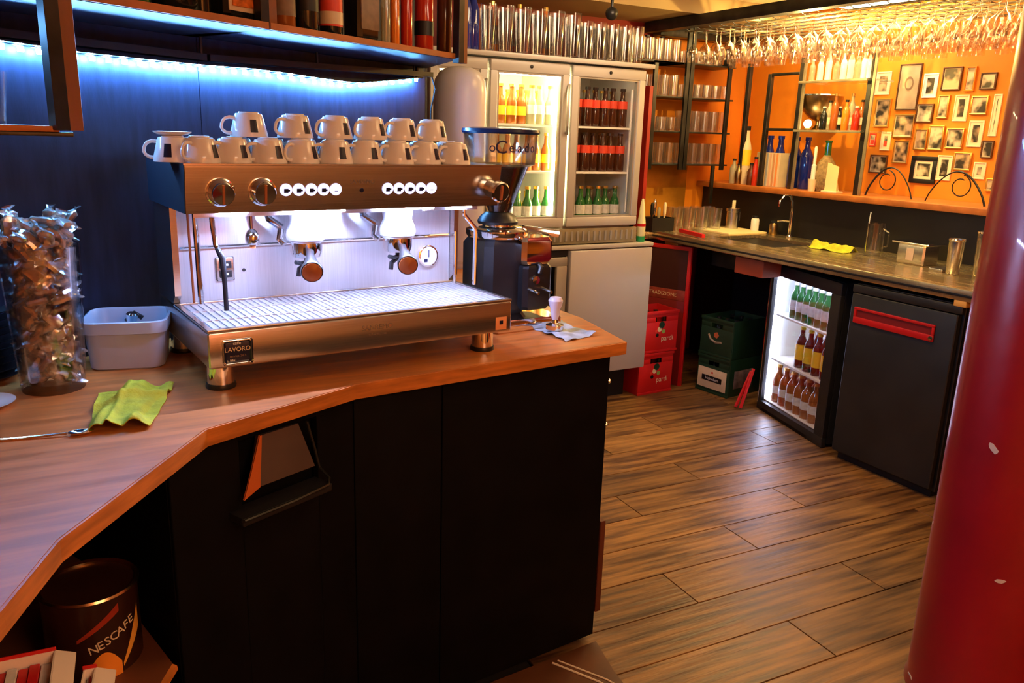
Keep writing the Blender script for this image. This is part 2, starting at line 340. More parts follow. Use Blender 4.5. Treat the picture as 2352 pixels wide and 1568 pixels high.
# rounded orange arch reveal left of the glass shelves
# red column on the right
cc = Vector((2.054, 1.233, 0)); dr = Vector((cc.x, cc.y, 0)).normalized(); rt = Vector((dr.y, -dr.x, 0)); CR = 0.17
cpos = cc + rt * CR
g = G().lathe([(CR + .006, 0), (CR + .006, .01), (CR, .03), (CR, 2.3)], seg=64)
column = tag(g.build('column', 'col', loc=cpos), 'round column painted glossy dark red, chipped, at the right edge', 'column')
def chip(px, py, w, h, a=0.0):
    d = ray(px, py); d2 = Vector((d.x, d.y)); b = Vector((-cpos.x, -cpos.y)); A = d2.dot(d2); Bq = 2 * d2.dot(b); C = b.dot(b) - (CR) ** 2
    t = (-Bq - math.sqrt(max(0, Bq * Bq - 4 * A * C))) / (2 * A); p = Vector((0, 0, EYE)) + d * t
    th = math.atan2(p.y - cpos.y, p.x - cpos.x); n = 9; rr = random.Random(px); vs = []
    for i in range(n):
        u = 2 * PI * i / n; k = .75 + .4 * rr.random(); du = (math.cos(u) * w * math.cos(a) - math.sin(u) * h * math.sin(a)) * k; dv = (math.cos(u) * w * math.sin(a) + math.sin(u) * h * math.cos(a)) * k
        vs.append((th + du / CR, p.z + dv))
    P = [((CR + .0012) * math.cos(q), (CR + .0012) * math.sin(q), z) for q, z in vs] + [((CR - .004) * math.cos(q), (CR - .004) * math.sin(q), z) for q, z in vs]
    f = [tuple(range(n))] + [(i, (i + 1) % n, n + (i + 1) % n, n + i) for i in range(n)]
    G().add(P, f).build('paint_chip', 'chip', column)
chip(2281, 1029, .017, .009, -0.7); chip(2298, 1335, .013, .006, 0.3); chip(2143, 1200, .005, .005); chip(2088, 1556, .022, .014, .2)

# ================================================================== LEFT SIDE: WORKTOP
ZC = 0.95
ctop = [(-1.2, .30), (-.26, .62), (-.106, 1.003), (-.048, 1.154), (.194, 1.504), (.531, 1.658), (1.329, 1.737), (1.379, 2.046), (1.37, 2.30), (1.60, 3.15), (1.22, 3.2), (1.16, 2.76)]
ctop += [tuple(wp(t, .001, 0).xy) for t in (1.05, -1.8)]
wt = thing('wooden_worktop', 'orange brown wooden worktop with an angled front edge under the coffee machine', 'worktop')
G().prism(ctop, ZC - .033, ZC).build('board', 'wood', wt)
def edge_strip(a, b, th=.004, z0=ZC - .034, z1=ZC - .001):
    a = Vector((*a, 0)); b = Vector((*b, 0)); d = (b - a).normalized(); n = Vector((d.y, -d.x, 0))
    P = [a, b, b + n * th, a + n * th]; G().prism([(p.x, p.y) for p in P], z0, z1).build('edge_strip', 'edge', wt)
for a, b in zip(ctop[1:8], ctop[2:9]): edge_strip(a, b)
# cabinet below
cb = thing('base_cabinet', 'black painted base cabinet under the wooden worktop, with a coffee chute in its front', 'cabinet')
cf = [(.125, 1.497), (.535, 1.682), (1.296, 1.758), (1.33, 2.02)]
CZ1 = ZC - .0335
def panel(a, b, z0, z1, name, m='cab', th=.018, inset=0.0):
    a = Vector((*a, 0)); b = Vector((*b, 0)); d = (b - a); L = d.length; a0 = math.atan2(d.y, d.x)
    return G().bev(0, L, inset, inset + th, z0, z1, .0015).build(name, m, cb, loc=a, rot=(0, 0, a0))
body = G().prism([(.135, 1.53), (.535, 1.712), (1.285, 1.785), (1.315, 2.05), (1.10, 2.55), (.62, 2.40), (.15, 2.15)], 0.02, CZ1); body.build('carcass', 'cab', cb)
def lerp(a, b, t): return (a[0] + (b[0] - a[0]) * t, a[1] + (b[1] - a[1]) * t)
# front left board has the chute hole: four strips round it
A_, B_ = cf[0], cf[1]; LL = math.dist(A_, B_)
h0, h1, hz0, hz1 = .150, .345, .745, .895
panel(A_, lerp(A_, B_, h0 / LL), .03, CZ1, 'front_board'); panel(lerp(A_, B_, h1 / LL), lerp(A_, B_, .997), .03, CZ1, 'front_board')
panel(lerp(A_, B_, h0 / LL), lerp(A_, B_, h1 / LL), .03, hz0, 'front_board'); panel(lerp(A_, B_, h0 / LL), lerp(A_, B_, h1 / LL), hz1, CZ1, 'front_board')
a0 = math.atan2(B_[1] - A_[1], B_[0] - A_[0])
ch = thing('coffee_chute', 'grey metal chute with a copper edge above a black tray, in the cabinet front', 'chute', (*A_, 0), a0)
g = G().add([(.200, -.004, .894), (.292, -.004, .894), (.318, -.022, .795), (.175, -.022, .795), (.200, .014, .894), (.292, .014, .894), (.318, .014, .785), (.175, .014, .785)],
            [(0, 1, 2, 3), (4, 7, 6, 5), (0, 3, 7, 4), (1, 5, 6, 2), (0, 4, 5, 1), (3, 2, 6, 7)]); g.build('chute_plate', mat('chute_metal', (.13, .10, .09), .42, .6, var=.2), ch)
g = G().add([(.196, -.005, .894), (.201, -.005, .894), (.178, -.024, .795), (.135, -.03, .782), (.165, -.016, .83)], [(0, 4, 3, 2, 1)])
g.add([(.196, .0, .894), (.201, .0, .894), (.178, -.02, .795), (.135, -.026, .782), (.165, -.012, .83)], [(0, 1, 2, 3, 4)]); g.build('chute_flap', mat('chute_edge_copper', (.75, .22, .06), .35, .7), ch)
G().bev(.120, .345, -.045, .013, .735, .752, .002).build('tray', 'plast', ch)
G().tube([(.118, -.045, .750), (.12, -.05, .751), (.235, -.055, .753), (.33, -.05, .755), (.345, -.035, .762), (.348, 0, .775), (.335, .0, .83), (.318, 0, .89)], .0035, 6).build('tray_lip', 'dsteel', ch)
panel(cf[1], lerp(cf[1], cf[2], .30), .03, CZ1, 'door'); panel(lerp(cf[1], cf[2], .303), cf[2], .03, CZ1, 'door')
panel(cf[2], cf[3], .03, CZ1, 'side_board')
e = Vector((*cf[2], 0)); g = G().bev(0, .020, -.004, .04, .10, .40, .002); g.build('corner_strip', mat('brown_trim', (.10, .025, .012), .5), cb, loc=(1.302, 1.765, 0), rot=(0, 0, R(6)))
for z in (.83, .70): G().ball((1.306, 1.772, z), .007, 8).build('hinge_cap', 'chrome', cb)
# open niche at the far left: side, shelf, back
G().bev(0, .018, 0, .42, .02, CZ1, .001).build('side_board', 'cab', cb, loc=(.120, 1.505, 0), rot=(0, 0, R(14)))
ns = thing('niche_shelf', 'dark wooden shelf with an orange edge in the open niche under the worktop', 'shelf')
G().prism([(-.615, 1.0), (-.09, 1.12), (.105, 1.49), (.005, 1.90), (-.06, 2.03), (-.55, 1.74), (-.60, 1.70)], .470, .488).build('board', mat('niche_wood', (.16, .05, .02), .5, var=.3), ns)
G().tube([(-.09, 1.118, .479), (.106, 1.488, .479)], .009, 6).build('front_edge', 'edge', ns)
G().box(-.66, -.62, .9, 1.70, .02, CZ1).build('side_board', 'cab', cb)
q_ = [wp(-.93, .012, 0), wp(-.12, .012, 0), wp(-.12, .030, 0), wp(-.93, .030, 0)]; G().prism([(v.x, v.y) for v in q_], .02, CZ1).build('niche_back', 'cab', cb)
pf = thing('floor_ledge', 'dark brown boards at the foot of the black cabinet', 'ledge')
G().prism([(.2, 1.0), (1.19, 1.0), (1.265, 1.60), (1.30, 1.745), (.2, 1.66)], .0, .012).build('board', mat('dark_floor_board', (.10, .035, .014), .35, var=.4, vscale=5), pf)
G().tube([(1.125, 1.712, .013), (1.20, 1.58, .013), (1.23, 1.5, .013)], .0035, 6).build('wire', 'chip', pf); G().tube([(1.145, 1.715, .013), (1.225, 1.58, .013), (1.25, 1.5, .013)], .0028, 6).build('wire', 'chip', pf)

# tin and cardboard boxes in the niche
tn = thing('coffee_tin', 'large open dark brown coffee tin with brass rim in the niche', 'tin', (-.022, 1.575, .488))
TR, TH = .083, .165
prof = [(TR - .002, 0), (TR, .004), (TR, TH - .006), (TR + .004, TH - .004), (TR + .004, TH), (TR - .003, TH)]
G().lathe(prof[:3], seg=48).build('can_body', 'tin', tn); G().lathe([(TR + .002, TH - .006), (TR + .0045, TH - .003), (TR + .002, TH + .001), (TR - .004, TH - .002), (TR - .003, TH - .012), (TR - .002, TH - .05)], seg=48, cap=False).build('rim', 'rim', tn)
G().lathe([(TR - .004, TH - .06), (0, TH - .061)], seg=32, cap=False).build('contents', 'bean', tn)
def on_cyl(g, r, a0, a1, fz, n=16):   # curved print: strip between fz(u)->(z0,z1)
    vs = []; 
    for i in range(n + 1):
        u = i / n; a = a0 + (a1 - a0) * u; z0, z1 = fz(u); vs += [(r * math.cos(a), r * math.sin(a), z0), (r * math.cos(a), r * math.sin(a), z1)]
    return g.add(vs, [(2 * i, 2 * i + 2, 2 * i + 3, 2 * i + 1) for i in range(n)])
on_cyl(G(), TR + .0008, R(-105), R(-60), lambda u: (.0, .012 + .045 * math.sin(PI * min(1, u * .9)) )).build('printed_cup', mat('printed_orange_cup', (.78, .28, .03), .35, var=.3), tn)
on_cyl(G(), TR + .0008, R(-58), R(-25), lambda u: (.012 + .06 * u, .02 + .10 * u)).build('printed_swirl', mat('printed_gold_swirl', (.8, .40, .06), .35), tn)
on_cyl(G(), TR + .0007, R(-110), R(-58), lambda u: (.085 + .045 * u, .092 + .055 * u)).build('printed_red_band', mat('printed_red', (.30, .03, .01), .4), tn)
word = 'NESCAFE'
for i, c in enumerate(word):
    a = R(-92 + i * 8.4); z = .068 + i * .0052
    text(c, .024, 'cream', tn, ((TR + .001) * math.cos(a), (TR + .001) * math.sin(a), z), (R(90), R(-12), a + R(90)), 'lettering', .0004)
def packet_box(name, label, loc, rz, w, d, h, n, tilt=0.0):
    t = thing(name, label, 'box', loc, rz)
    g = G(); th = .003
    g.bev(0, w, 0, th, 0, h * .72, .0008); g.bev(0, w, d - th, d, 0, h, .0008); g.bev(0, th, 0, d, 0, h, .0008); g.bev(w - th, w, 0, d, 0, h, .0008); g.bev(0, w, 0, d, 0, th, .0008)
    g.build('carton', 'card', t)
    G().bev(-.001, w + .001, d - .001, d + .002, h * .6, h + .006, .0008).build('printed_flap', 'red', t)
    G().add([(w, 0, h), (w + .030, 0, h - .012), (w + .030, d, h - .012), (w, d, h), (w, 0, h - .003), (w + .030, 0, h - .015), (w + .030, d, h - .015), (w, d, h - .003)], [(0, 1, 2, 3), (7, 6, 5, 4), (0, 4, 5, 1), (1, 5, 6, 2), (2, 6, 7, 3), (3, 7, 4, 0)]).build('flap', 'card', t)
    for i in range(n):
        x = .006 + (w - .012) * i / n
        G().bev(x, x + (w - .012) / n - .0015, .008, d - .008, .004, h * .86 + .004 * (i % 2), .001).build('packet', 'red' if i % 3 else 'lwhite', t)
    return t
packet_box('cardboard_box', 'open white carton filled with dark red packets, at the lower left corner', (-.222, 1.235, .4885), R(-4), .128, .20, .128, 7)
packet_box('cardboard_box', 'smaller white and red carton squeezed between the larger carton and the coffee tin', (-.060, 1.265, .4885), R(-8), .020, .13, .098, 2)

# ================================================================== LEFT SHELF, POSTS, LED
SZ0, SZ1 = 1.7068, 1.7218
sA = thing('bottle_shelf', 'dark bottle shelf with an orange wooden lip, left length, over the blue wall', 'shelf', group=None)
fr = lambda t: wp(t, .325, 0)
def shelf_part(root, ta_, tb_, tb2=None):
    P = [wp(ta_, .325, 0), wp(tb_, .325, 0), wp(tb2 if tb2 is not None else tb_, .004, 0), wp(ta_, .004, 0)]
    G().prism([(p.x, p.y) for p in P], SZ0, SZ1 - .002).build('board', mat('shelf_underside', (.020, .020, .042), .42, var=.2, vscale=5), root)
    a, b = wp(ta_, .325, 0), wp(tb_, .325, 0); P = [a, b, b + WM * .008, a + WM * .008]
    G().prism([(p.x, p.y) for p in P], SZ0 + .001, SZ1 + .001).build('lip', 'lip', root)
shelf_part(sA, -1.7, .056, .115)
sB = thing('bottle_shelf', 'dark bottle shelf with an orange wooden lip, right length, ending at the cooler', 'shelf')
shelf_part(sB, .062, .80, 1.064)
bt = thing('light_pelmet', 'black strip hung below the bottle shelves in front of the LED tape', 'pelmet')
def slat(a, za, b, zb, m0, m1, th):
    P = [wp(a, m0, za), wp(b, m0, zb), wp(b, m1, zb), wp(a, m1, za)]; Q = [q + Vector((0, 0, th)) for q in P]
    return G().add([tuple(q) for q in P + Q], [(3, 2, 1, 0), (4, 5, 6, 7), (0, 1, 5, 4), (1, 2, 6, 5), (2, 3, 7, 6), (3, 0, 4, 7)])
slat(-1.7, 1.664, .112, 1.650, .001, .046, .016).build('strip', 'black', bt)
slat(.122, 1.650, 1.05, 1.676, .001, .046, .016).build('strip', 'black', bt)
for t in (-1.2, -.5, .10, .5, .95):
    p = wp(t, .04, 1.664); G().rod(p, p + Vector((0, 0, .042)), .004, 6).build('hanger', 'black', bt)
# LED tape
lt = thing('led_tape', 'bright blue white LED tape drooping along the blue wall under the shelf', 'light')
px = [(-330, 50), (-160, 78), (0, 102), (170, 126), (320, 142), (460, 155), (560, 162), (640, 172), (720, 184), (800, 194), (850, 191), (900, 187), (940, 183), (968, 178)]
pts = [on_wall(x, y, .016) for x, y in px]
fine = []
for a, b in zip(pts, pts[1:]):
    n = max(2, int((b - a).length / .034))
    for i in range(n): fine.append(a.lerp(b, i / n))
G().tube([p + Vector((0, 0, .004)) for p in fine], .0022, 5).build('tape', 'dark', lt)
g = G()
for a, b in zip(pts, pts[1:]):
    ta1 = (a - W0).dot(WD); tb1 = (b - W0).dot(WD)
    g2_ = slat(ta1, a.z + .005, tb1, b.z + .005, .001, .050, .003); k_ = len(g.v); g.v += g2_.v; g.f += [tuple(i + k_ for i in f) for f in g2_.f]
g.build('added_light_stop', 'black', lt)  # opaque strip added over the diodes to keep their light off the shelf
dm = G().bev(-.006, .006, -.002, .004, -.005, .005, .001).mesh('diode', 'led')
for p in fine[::1]:
    o = bpy.data.objects.new('diode', dm); COL.objects.link(o); o.parent = lt; o.location = p + WM * .004 - Vector((0, 0, .004)); o.rotation_euler = (0, 0, WROT)
# cable and cord down the end of the wall
cd = tag(G().tube([on_wall(960, 165, .02), on_wall(975, 172, .03), on_y(992, 176, 2.72), on_y(1000, 205, 2.72), on_y(990, 250, 2.72), on_y(989, 300, 2.72), on_y(992, 360, 2.72)], .0035, 6).build('power_cord', 'dark'), 'thin dark cord hanging at the right end of the blue wall', 'cord')
G().bev(-.02, .012, -.012, .012, -.018, .02, .003).build('junction_box', 'plast', cd, loc=on_wall(962, 168, .03), rot=(0, 0, WROT))
# posts
def post(name, label, px_, t, m, z0, z1, wd=.026, ww=.026):
    p = wp(t, m, 0) if t is not None else wall_at(px_, m)
    r = thing(name, label, 'post', (p.x, p.y, z0), WROT)
    G().bev(-wd, 0, -.012, .012, 0, z1 - z0, .001).build('steel_bar', 'dsteel', r); G().bev(0, ww, -.010, .014, 0, z1 - z0, .001).build('wooden_bar', mat('post_wood', (.24, .085, .025), .5, var=.4, vscale=8, stretch=(1, 1, .2)), r)
    return r
post('hanging_post', 'steel and wood post hanging in front of the left shelf', 155, None, .345, 1.478, 2.3)
post('shelf_post', 'brown and dark upright between the two lengths of bottle shelf', 622, None, .318, SZ1, 2.3, .024, .024)
post('shelf_post', 'brown and dark upright at the right end of the bottle shelf', 1056, None, .335, SZ0 - .01, 2.3, .026, .020)
hr = thing('hanging_rail', 'small orange brown wooden rail at the upper left edge, foot of the hanging post', 'rail')
pl = wall_at(155, .345); y0 = pl.y
a = on_y(-120, 288, y0); b = on_y(136, 290, y0)
G().bev(a.x, b.x, y0 - .012, y0 + .06, a.z - .006, a.z + .004, .001).build('rail', 'lip', hr)
G().bev(a.x, b.x + .022, y0 - .006, y0 + .05, a.z - .014, a.z - .0065, .001).build('bracket', 'dsteel', hr)
ga = on_y(0, 230, y0 + .02)
gl = thing('drinking_glass', 'clear glass standing on the rail at the upper left edge', 'glass', (ga.x - .018, y0 + .025, a.z + .004))
G().lathe([(.022, 0), (.025, .004), (.034, .09), (.0325, .09), (.0235, .006)], seg=20, cap=False).build('bowl', 'glass', gl)

# ------------------------------------------------------------------ bottles
def bottle(kind, label, body, h=.30, r=.037, neck=.014, cap='gold', lab='lwhite', lz=(.07, .16), square=False, sh=.62, seg=16):
    t = thing(kind, label, 'bottle')
    prof = [(r * .93, 0), (r, .005), (r, h * sh), (r * .82, h * (sh + .07)), (neck * 1.1, h * (sh + .18)), (neck, h * .94), (neck * 1.15, h * .945), (neck * 1.15, h * .955)]
    if square:
        g = G(); s4 = 4; R45 = Matrix.Rotation(R(45), 4, 'Z')
        g.bev(-r, r, -r * .8, r * .8, 0, h * sh, r * .25); g.lathe([(r * .8, h * sh), (neck, h * (sh + .15)), (neck, h * .95)], seg=seg); g.build('glass_body', body, t)
        if lab: G().bev(-r * .86, r * .86, -r * .8 - .0012, -r * .8 + .002, lz[0], lz[1], .0005).build('label', lab, t)
    else:
        G().lathe(prof, seg=seg).build('glass_body', body, t)
        if lab: G().lathe([(r + .0008, lz[0]), (r + .0008, lz[1])], seg=seg, cap=False).build('label', lab, t)
    G().lathe([(neck * 1.25, h * .93), (neck * 1.25, h), (0, h)], seg=10).build('cap', cap, t)
    return t
def stand(b, p, z, rz=None): b.location = (p.x, p.y, z); b.rotation_euler = (0, 0, WROT if rz is None else rz); return b
Z1 = SZ1 + .0005
SHA = [(205, 'bblack', .024, 'dark', None, 'dark glass bottle, first right of the hanging post on the top shelf'),
       (250, 'bbrown', .024, 'lgrey', None, 'brown bottle, second right of the hanging post on the top shelf'),
       (296, 'bblack', .024, 'dark', None, 'dark bottle, third right of the hanging post on the top shelf'),
       (340, 'bgreen', .024, 'lgrey', None, 'dark green bottle left of the one with the round cream label'),
       (480, 'bblack', .020, 'dark', None, 'dark bottle right of the round cream label on the top shelf')]
for px_, b_, r_, lab, _, lb in SHA:
    stand(bottle('liquor_bottle', lb, b_, .30, r_, cap='plast', lab=lab, lz=(.09, .2)), wall_at(px_, .26), Z1)
rb = stand(bottle('liquor_bottle', 'dark round bottle with a large round cream label on the left top shelf', 'bblack', .27, .050, cap='gold', lab=None), wall_at(425, .25), Z1)
G().lathe([(.048, 0), (.048, .003)], seg=28).build('round_label', 'cream', rb, loc=(0, -.054, .073), rot=(R(90), 0, 0))
pb = stand(bottle('liquor_bottle', 'square bottle with an orange picture label framed in cream, left of the middle upright', 'bblack', .26, .048, square=True, lab='cream', lz=(.018, .17), cap='gold'), wall_at(548, .26), Z1)
G().bev(-.033, .033, -.043, -.038, .028, .16, .0005).build('picture', 'lor', pb)
stand(bottle('liquor_bottle', 'slim bottle with orange glass just left of the middle upright', 'borange', .28, .012, neck=.008, lab=None), wall_at(592, .25), Z1)
SHB = [(662, 'bamber', .027, 'lgrey', (.03, .12), 'gold', False, 'amber bottle, first right of the middle upright'),
       (712, 'bblack', .029, 'dark', (.05, .12), 'plast', False, 'black bottle, second right of the middle upright'),
       (766, 'bblack', .029, 'lred', (.025, .12), 'gold', False, 'black bottle with a red and cream label'),
       (833, 'bblack', .041, 'lgrey', (.03, .14), 'plast', True, 'square black bottle with a grey brown label'),
       (887, 'bclear', .013, None, (.03, .14), 'plast', False, 'slim clear bottle beside the orange one'),
       (908, 'borange', .013, None, (.03, .14), 'gold', False, 'slim bottle of orange liquor'),
       (934, 'bred', .017, None, (.03, .14), 'plast', False, 'bottle of red orange liquor, third from the shelf end'),
       (973, 'bred', .028, 'dark', (.045, .085), 'gold', False, 'red bottle with a black label near the shelf end'),
       (1018, 'bbrown', .023, None, (.03, .14), 'plast', False, 'dark brown bottle at the right end of the shelf')]
for px_, b_, r_, lab, lz, cap, sq, lb in SHB:
    b = stand(bottle('liquor_bottle', lb, b_, .30, r_, lab=lab, lz=lz, cap=cap, square=sq, neck=min(.014, r_ * .6)), wall_at(px_, .26), Z1)
    if lab == 'lred': G().lathe([(r_ + .0014, .03), (r_ + .0014, .06)], seg=16, cap=False).build('label_band', 'cream', b)
# ================================================================== COFFEE MACHINE
MA = R(5.6); MP = Vector((.236, 1.697, ZC))
mc = thing('espresso_machine', 'two group stainless steel espresso machine with lit work area on the wooden worktop', 'coffee machine', MP, MA)
def mw(x, y, z=0): return MP + Vector((x * math.cos(MA) - y * math.sin(MA), x * math.sin(MA) + y * math.cos(MA), z))
DW = .752
# lower tray box with rim
g = G().bev(0, DW, 0, .44, .056, .132, .003); g.build('tray_housing', 'steel', mc)
g = G()
for a in ((0, DW, 0, .012), (0, DW, .288, .30), (0, .012, .012, .288), (DW - .012, DW, .012, .288)): g.bev(*a, .1325, .139, .0015)
g.build('tray_rim', 'steel', mc)
gr = G().box(.012, DW - .012, .012, .288, .1325, .134)
for i in range(46):
    x = .018 + i * .0158; gr.box(x, x + .006, .018, .282, .1342, .1365)
for y in (.1, .2): gr.box(.014, DW - .014, y, y + .006, .1342, .1368)
gr.build('drip_grate', 'rsteel', mc)
# side columns, rear body
sp = [(.30, .139), (.44, .139), (.44, .366), (.27, .366), (.275, .16)]
for x0, x1 in ((0, .014), (DW - .014, DW)): G().prism(sp, x0, x1, PR).build('side_panel', 'steel', mc)
G().box(.014, DW - .014, .31, .44, .139, .366).build('rear_body', 'dsteel', mc)
G().bev(.0145, DW - .0145, .295, .3095, .139, .366, .001).build('splash_panel', 'rsteel', mc)
# head
hd = [(.072, .465), (.072, .459), (.086, .367), (.44, .367), (.44, .465)]
G().prism(hd, -.006, DW + .004, PR).build('head', 'steel', mc)
G().prism([(.072, .4655), (.44, .4655), (.44, .469), (.072, .469)], -.008, DW + .006, PR).build('cup_deck', 'steel', mc)
G().prism([(.069, .452), (.0715, .4651), (.44, .4651), (.44, .367), (.086, .367)], -.0085, -.0065, PR).build('end_panel', mat('blue_black_side', (.006, .009, .022), .55), mc)
FN = Vector((0, -.9886, -.150)).normalized()      # outward normal of the slanted front panel
def fy(z): return .072 + (.459 - z) * (.014 / .092)
FR = (R(90 + 8.65), 0, 0)
def face(z, out=0): return Vector((0, fy(z), z)) + FN * out
FQ = Matrix.Rotation(R(90 + 8.65), 4, 'X')
def on_face(g, name, m, x, z, out=0.0, par=mc):
    p = face(z, out); return g.build(name, m, par, loc=(x, p.y, p.z), rot=FR)
for x in (.063, .150):
    k = on_face(G().lathe([(.030, 0), (.030, .004), (.027, .006), (.024, .022), (.022, .025), (0, .0255)], seg=28), 'knob', 'chrome', x, .411)
    G().bev(-.0025, .0025, -.020, .020, .0245, .028, .0006).build('grip_bar', 'hout', k)
k = on_face(G().lathe([(.022, 0), (.020, .03), (.026, .034), (.026, .048), (.022, .052), (0, .052)], seg=28), 'knob', 'chrome', .730, .412)
G().bev(-.003, .003, -.018, .018, .0505, .055, .0006).build('grip_bar', 'hout', k)
for row in ([.202 + i * .0285 for i in range(5)], [.444 + i * .029 for i in range(5)]):
    for i, x in enumerate(row):
        b = on_face(G().lathe([(.0135, 0), (.0135, .0025), (.0115, .0035), (0, .0036)], seg=18), 'dose_button', 'btn', x, .414)
        if i < 4:
            G().bev(-.0055, .0045, -.006, .003, .0036, .0042, .0003).build('cup_symbol', 'logo', b)
            G().bev(.004, .008, -.003, .001, .0036, .0042, .0003).build('cup_symbol', 'logo', b)
        else: G().bev(-.004, .004, -.0045, -.003, .0036, .0042, .0003).build('cup_symbol', 'logo', b)
on_face(G().lathe([(.005, 0), (.005, .0015), (0, .0016)], seg=12), 'sensor_dot', 'logo', .379, .411)
p = face(.430, .0006); text('SANREMO', .013, 'lgrey', mc, (.38, p.y, p.z), FR, ext=.0003)
# front of the tray
text('SANREMO', .017, 'lgrey', mc, (.378, -.0006, .106), FRONT, ext=.0003); text('coffee machines', .007, 'lgrey', mc, (.378, -.0006, .090), FRONT, ext=.0003)
bd = G().bev(.026, .090, -.0025, .0, .062, .116, .004).build('service_badge', 'chrome', mc)
G().bev(.030, .086, -.0032, -.002, .066, .112, .004).build('badge_face', 'logo', bd)
text('caffe', .009, 'white', bd, (.057, -.0036, .107), FRONT); text('LAVORO', .0135, 'cream', bd, (.058, -.0036, .094), FRONT); text('service 24 h', .007, 'lgrey', bd, (.058, -.0036, .080), FRONT); text('t. 0461', .007, 'white', bd, (.045, -.0036, .071), FRONT)
st = G().bev(.704, .737, -.0012, 0, .062, .095, .0005).build('square_sticker', mat('orange_sticker', (.85, .36, .16), .5), mc)
G().bev(.715, .726, -.0020, -.001, .076, .086, .0005).build('sticker_mark', 'logo', st)
for x, y in ((.035, .055), (.70, .055), (.035, .39), (.70, .39)):
    f = G().lathe([(.028, .010), (.027, .0555)], (x, y, 0), 24).build('foot', 'chrome', mc); G().lathe([(.031, 0), (.032, .004), (.030, .0105), (.027, .0105)], (x, y, 0), 24).build('rubber_foot', 'plast', f)
# LED bars under the head
for x0, x1 in ((.215, .355), (.45, .59), (.08, .13), (.66, .70)):
    G().bev(x0, x1, .118, .128, .3600, .3665, .001).build('work_light', 'ledm', mc)
for x0, x1 in ((.02, .236), (.330, .474), (.568, .73)): G().box(x0, x1, .140, .142, .353, .3668).build('added_baffle', 'steel', mc)  # unseen baffles added to keep the work light off the upper splash panel
# rail across the splash panel
G().tube([(.02, .288, .268), (DW - .02, .288, .270)], .004, 8).build('rail', 'chrome', mc)
# groups and portafilters
for gx, hx in ((.282, .242), (.522, .478)):
    gp = G().lathe([(.0, .366), (.040, .366), (.036, .33), (.044, .312), (.046, .300), (.044, .290), (.038, .288), (.038, .284)], (gx, .185, 0), 28).build('group_head', 'rsteel', mc)
    G().tube([(gx - .075, .24, .365), (gx - .07, .235, .335), (gx - .045, .215, .315)], .009, 10).build('feed_pipe', 'chrome', gp)
    G().tube([(gx - .052, .205, .314), (gx - .058, .2, .290), (gx - .05, .19, .28)], .008, 10).build('clip', 'chrome', gp)
    pf_ = G().lathe([(.037, .284), (.037, .262), (.033, .250), (.012, .244), (0, .244)], (gx, .185, 0), 28).build('portafilter', 'chrome', mc)
    a = Vector((gx, .16, .266)); b = Vector((hx, .045, .240)); d = (b - a)
    G().tube([a, a + d * .3, a + d * .55, b], [.009, .0095, .014, .021], 14).build('handle', 'plast', pf_)
    dn = d.normalized(); mx = Matrix.Translation(b) @ dn.to_track_quat('Z', 'Y').to_matrix().to_4x4()
    G().lathe([(.0215, -.006), (.0245, 0), (.0245, .008), (.0235, .011)], seg=24, mx=mx).build('handle_collar', 'plast', pf_)
    G().lathe([(.0225, .009), (.021, .0135), (.012, .0165), (0, .0175)], seg=24, mx=mx).build('handle_cap', 'hout', pf_)
    G().tube([(gx, .185, .245), (gx, .185, .232), (gx - .022, .175, .222), (gx - .024, .175, .205)], .006, 8).build('spout', 'plast', pf_); G().tube([(gx, .185, .236), (gx - .018, .17, .236), (gx - .034, .165, .240)], .005, 8).build('spout', 'plast', pf_)
# wands
wv = G().tube([(.066, .175, .366), (.066, .17, .33), (.069, .165, .29), (.074, .155, .275)], .0055, 10).build('steam_wand', 'chrome', mc)
G().tube([(.071, .16, .283), (.078, .15, .262), (.079, .145, .20), (.078, .14, .146)], [.006, .0075, .0052, .0055], 10).build('wand_grip', 'plast', wv)
G().tube([(.042, .22, .366), (.044, .22, .150)], .0065, 10).build('water_pipe', 'chrome', mc); G().tube([(.030, .235, .366), (.032, .235, .150)], .0028, 8).build('thin_pipe', 'hout', mc)
wv = G().tube([(.712, .175, .366), (.712, .175, .335), (.738, .165, .302), (.742, .165, .29), (.738, .16, .15)], .006, 10).build('steam_wand', 'chrome', mc)
G().tube([(.700, .20, .29), (.700, .20, .155), (.700, .2, .15)], .004, 8).build('thin_pipe', 'chrome', mc)
nz = G().tube([(.155, .185, .366), (.155, .182, .318)], .004, 8).build('water_outlet', 'chrome', mc); G().lathe([(.012, .285), (.0155, .29), (.0155, .305), (.010, .316), (.004, .320)], (.155, .18, 0), 18).build('outlet_nozzle', 'chrome', nz); G().lathe([(.007, .276), (.007, .2865)], (.155, .18, 0), 12).build('outlet_tip', 'hout', nz)
# gauge, switch, screw
gx = .665
gg = G().lathe([(.030, 0), (.030, .010), (.026, .012)], seg=30).build('pressure_gauge', 'chrome', mc, loc=(gx, .2945, .214), rot=(R(90), 0, 0))
G().lathe([(.0255, .0124), (0, .0128)], seg=28, cap=False).build('dial', mat('pale_dial', (.45, .45, .62), .3), gg)
G().bev(-.0012, .0012, -.003, .017, .0126, .0138, .0004).build('needle', 'logo', gg); G().bev(-.014, -.004, -.016, -.008, .0126, .0136, .0004).build('dial_mark', 'logo', gg)
sw = G().bev(.098, .142, .288, .2945, .186, .242, .003).build('switch_plate', 'steel', mc)
for z in (.216, .194): 
    s_ = G().bev(.106, .134, .284, .2885, z, z + .017, .001).build('rocker_switch', 'plast', sw); G().bev(.114, .126, .2825, .2845, z + .006, z + .011, .0005).build('switch_mark', 'white', s_)
G().lathe([(.004, 0), (.004, .002), (0, .0025)], seg=10).build('screw', 'plast', mc, loc=(.165, .2945, .208), rot=(R(90), 0, 0))

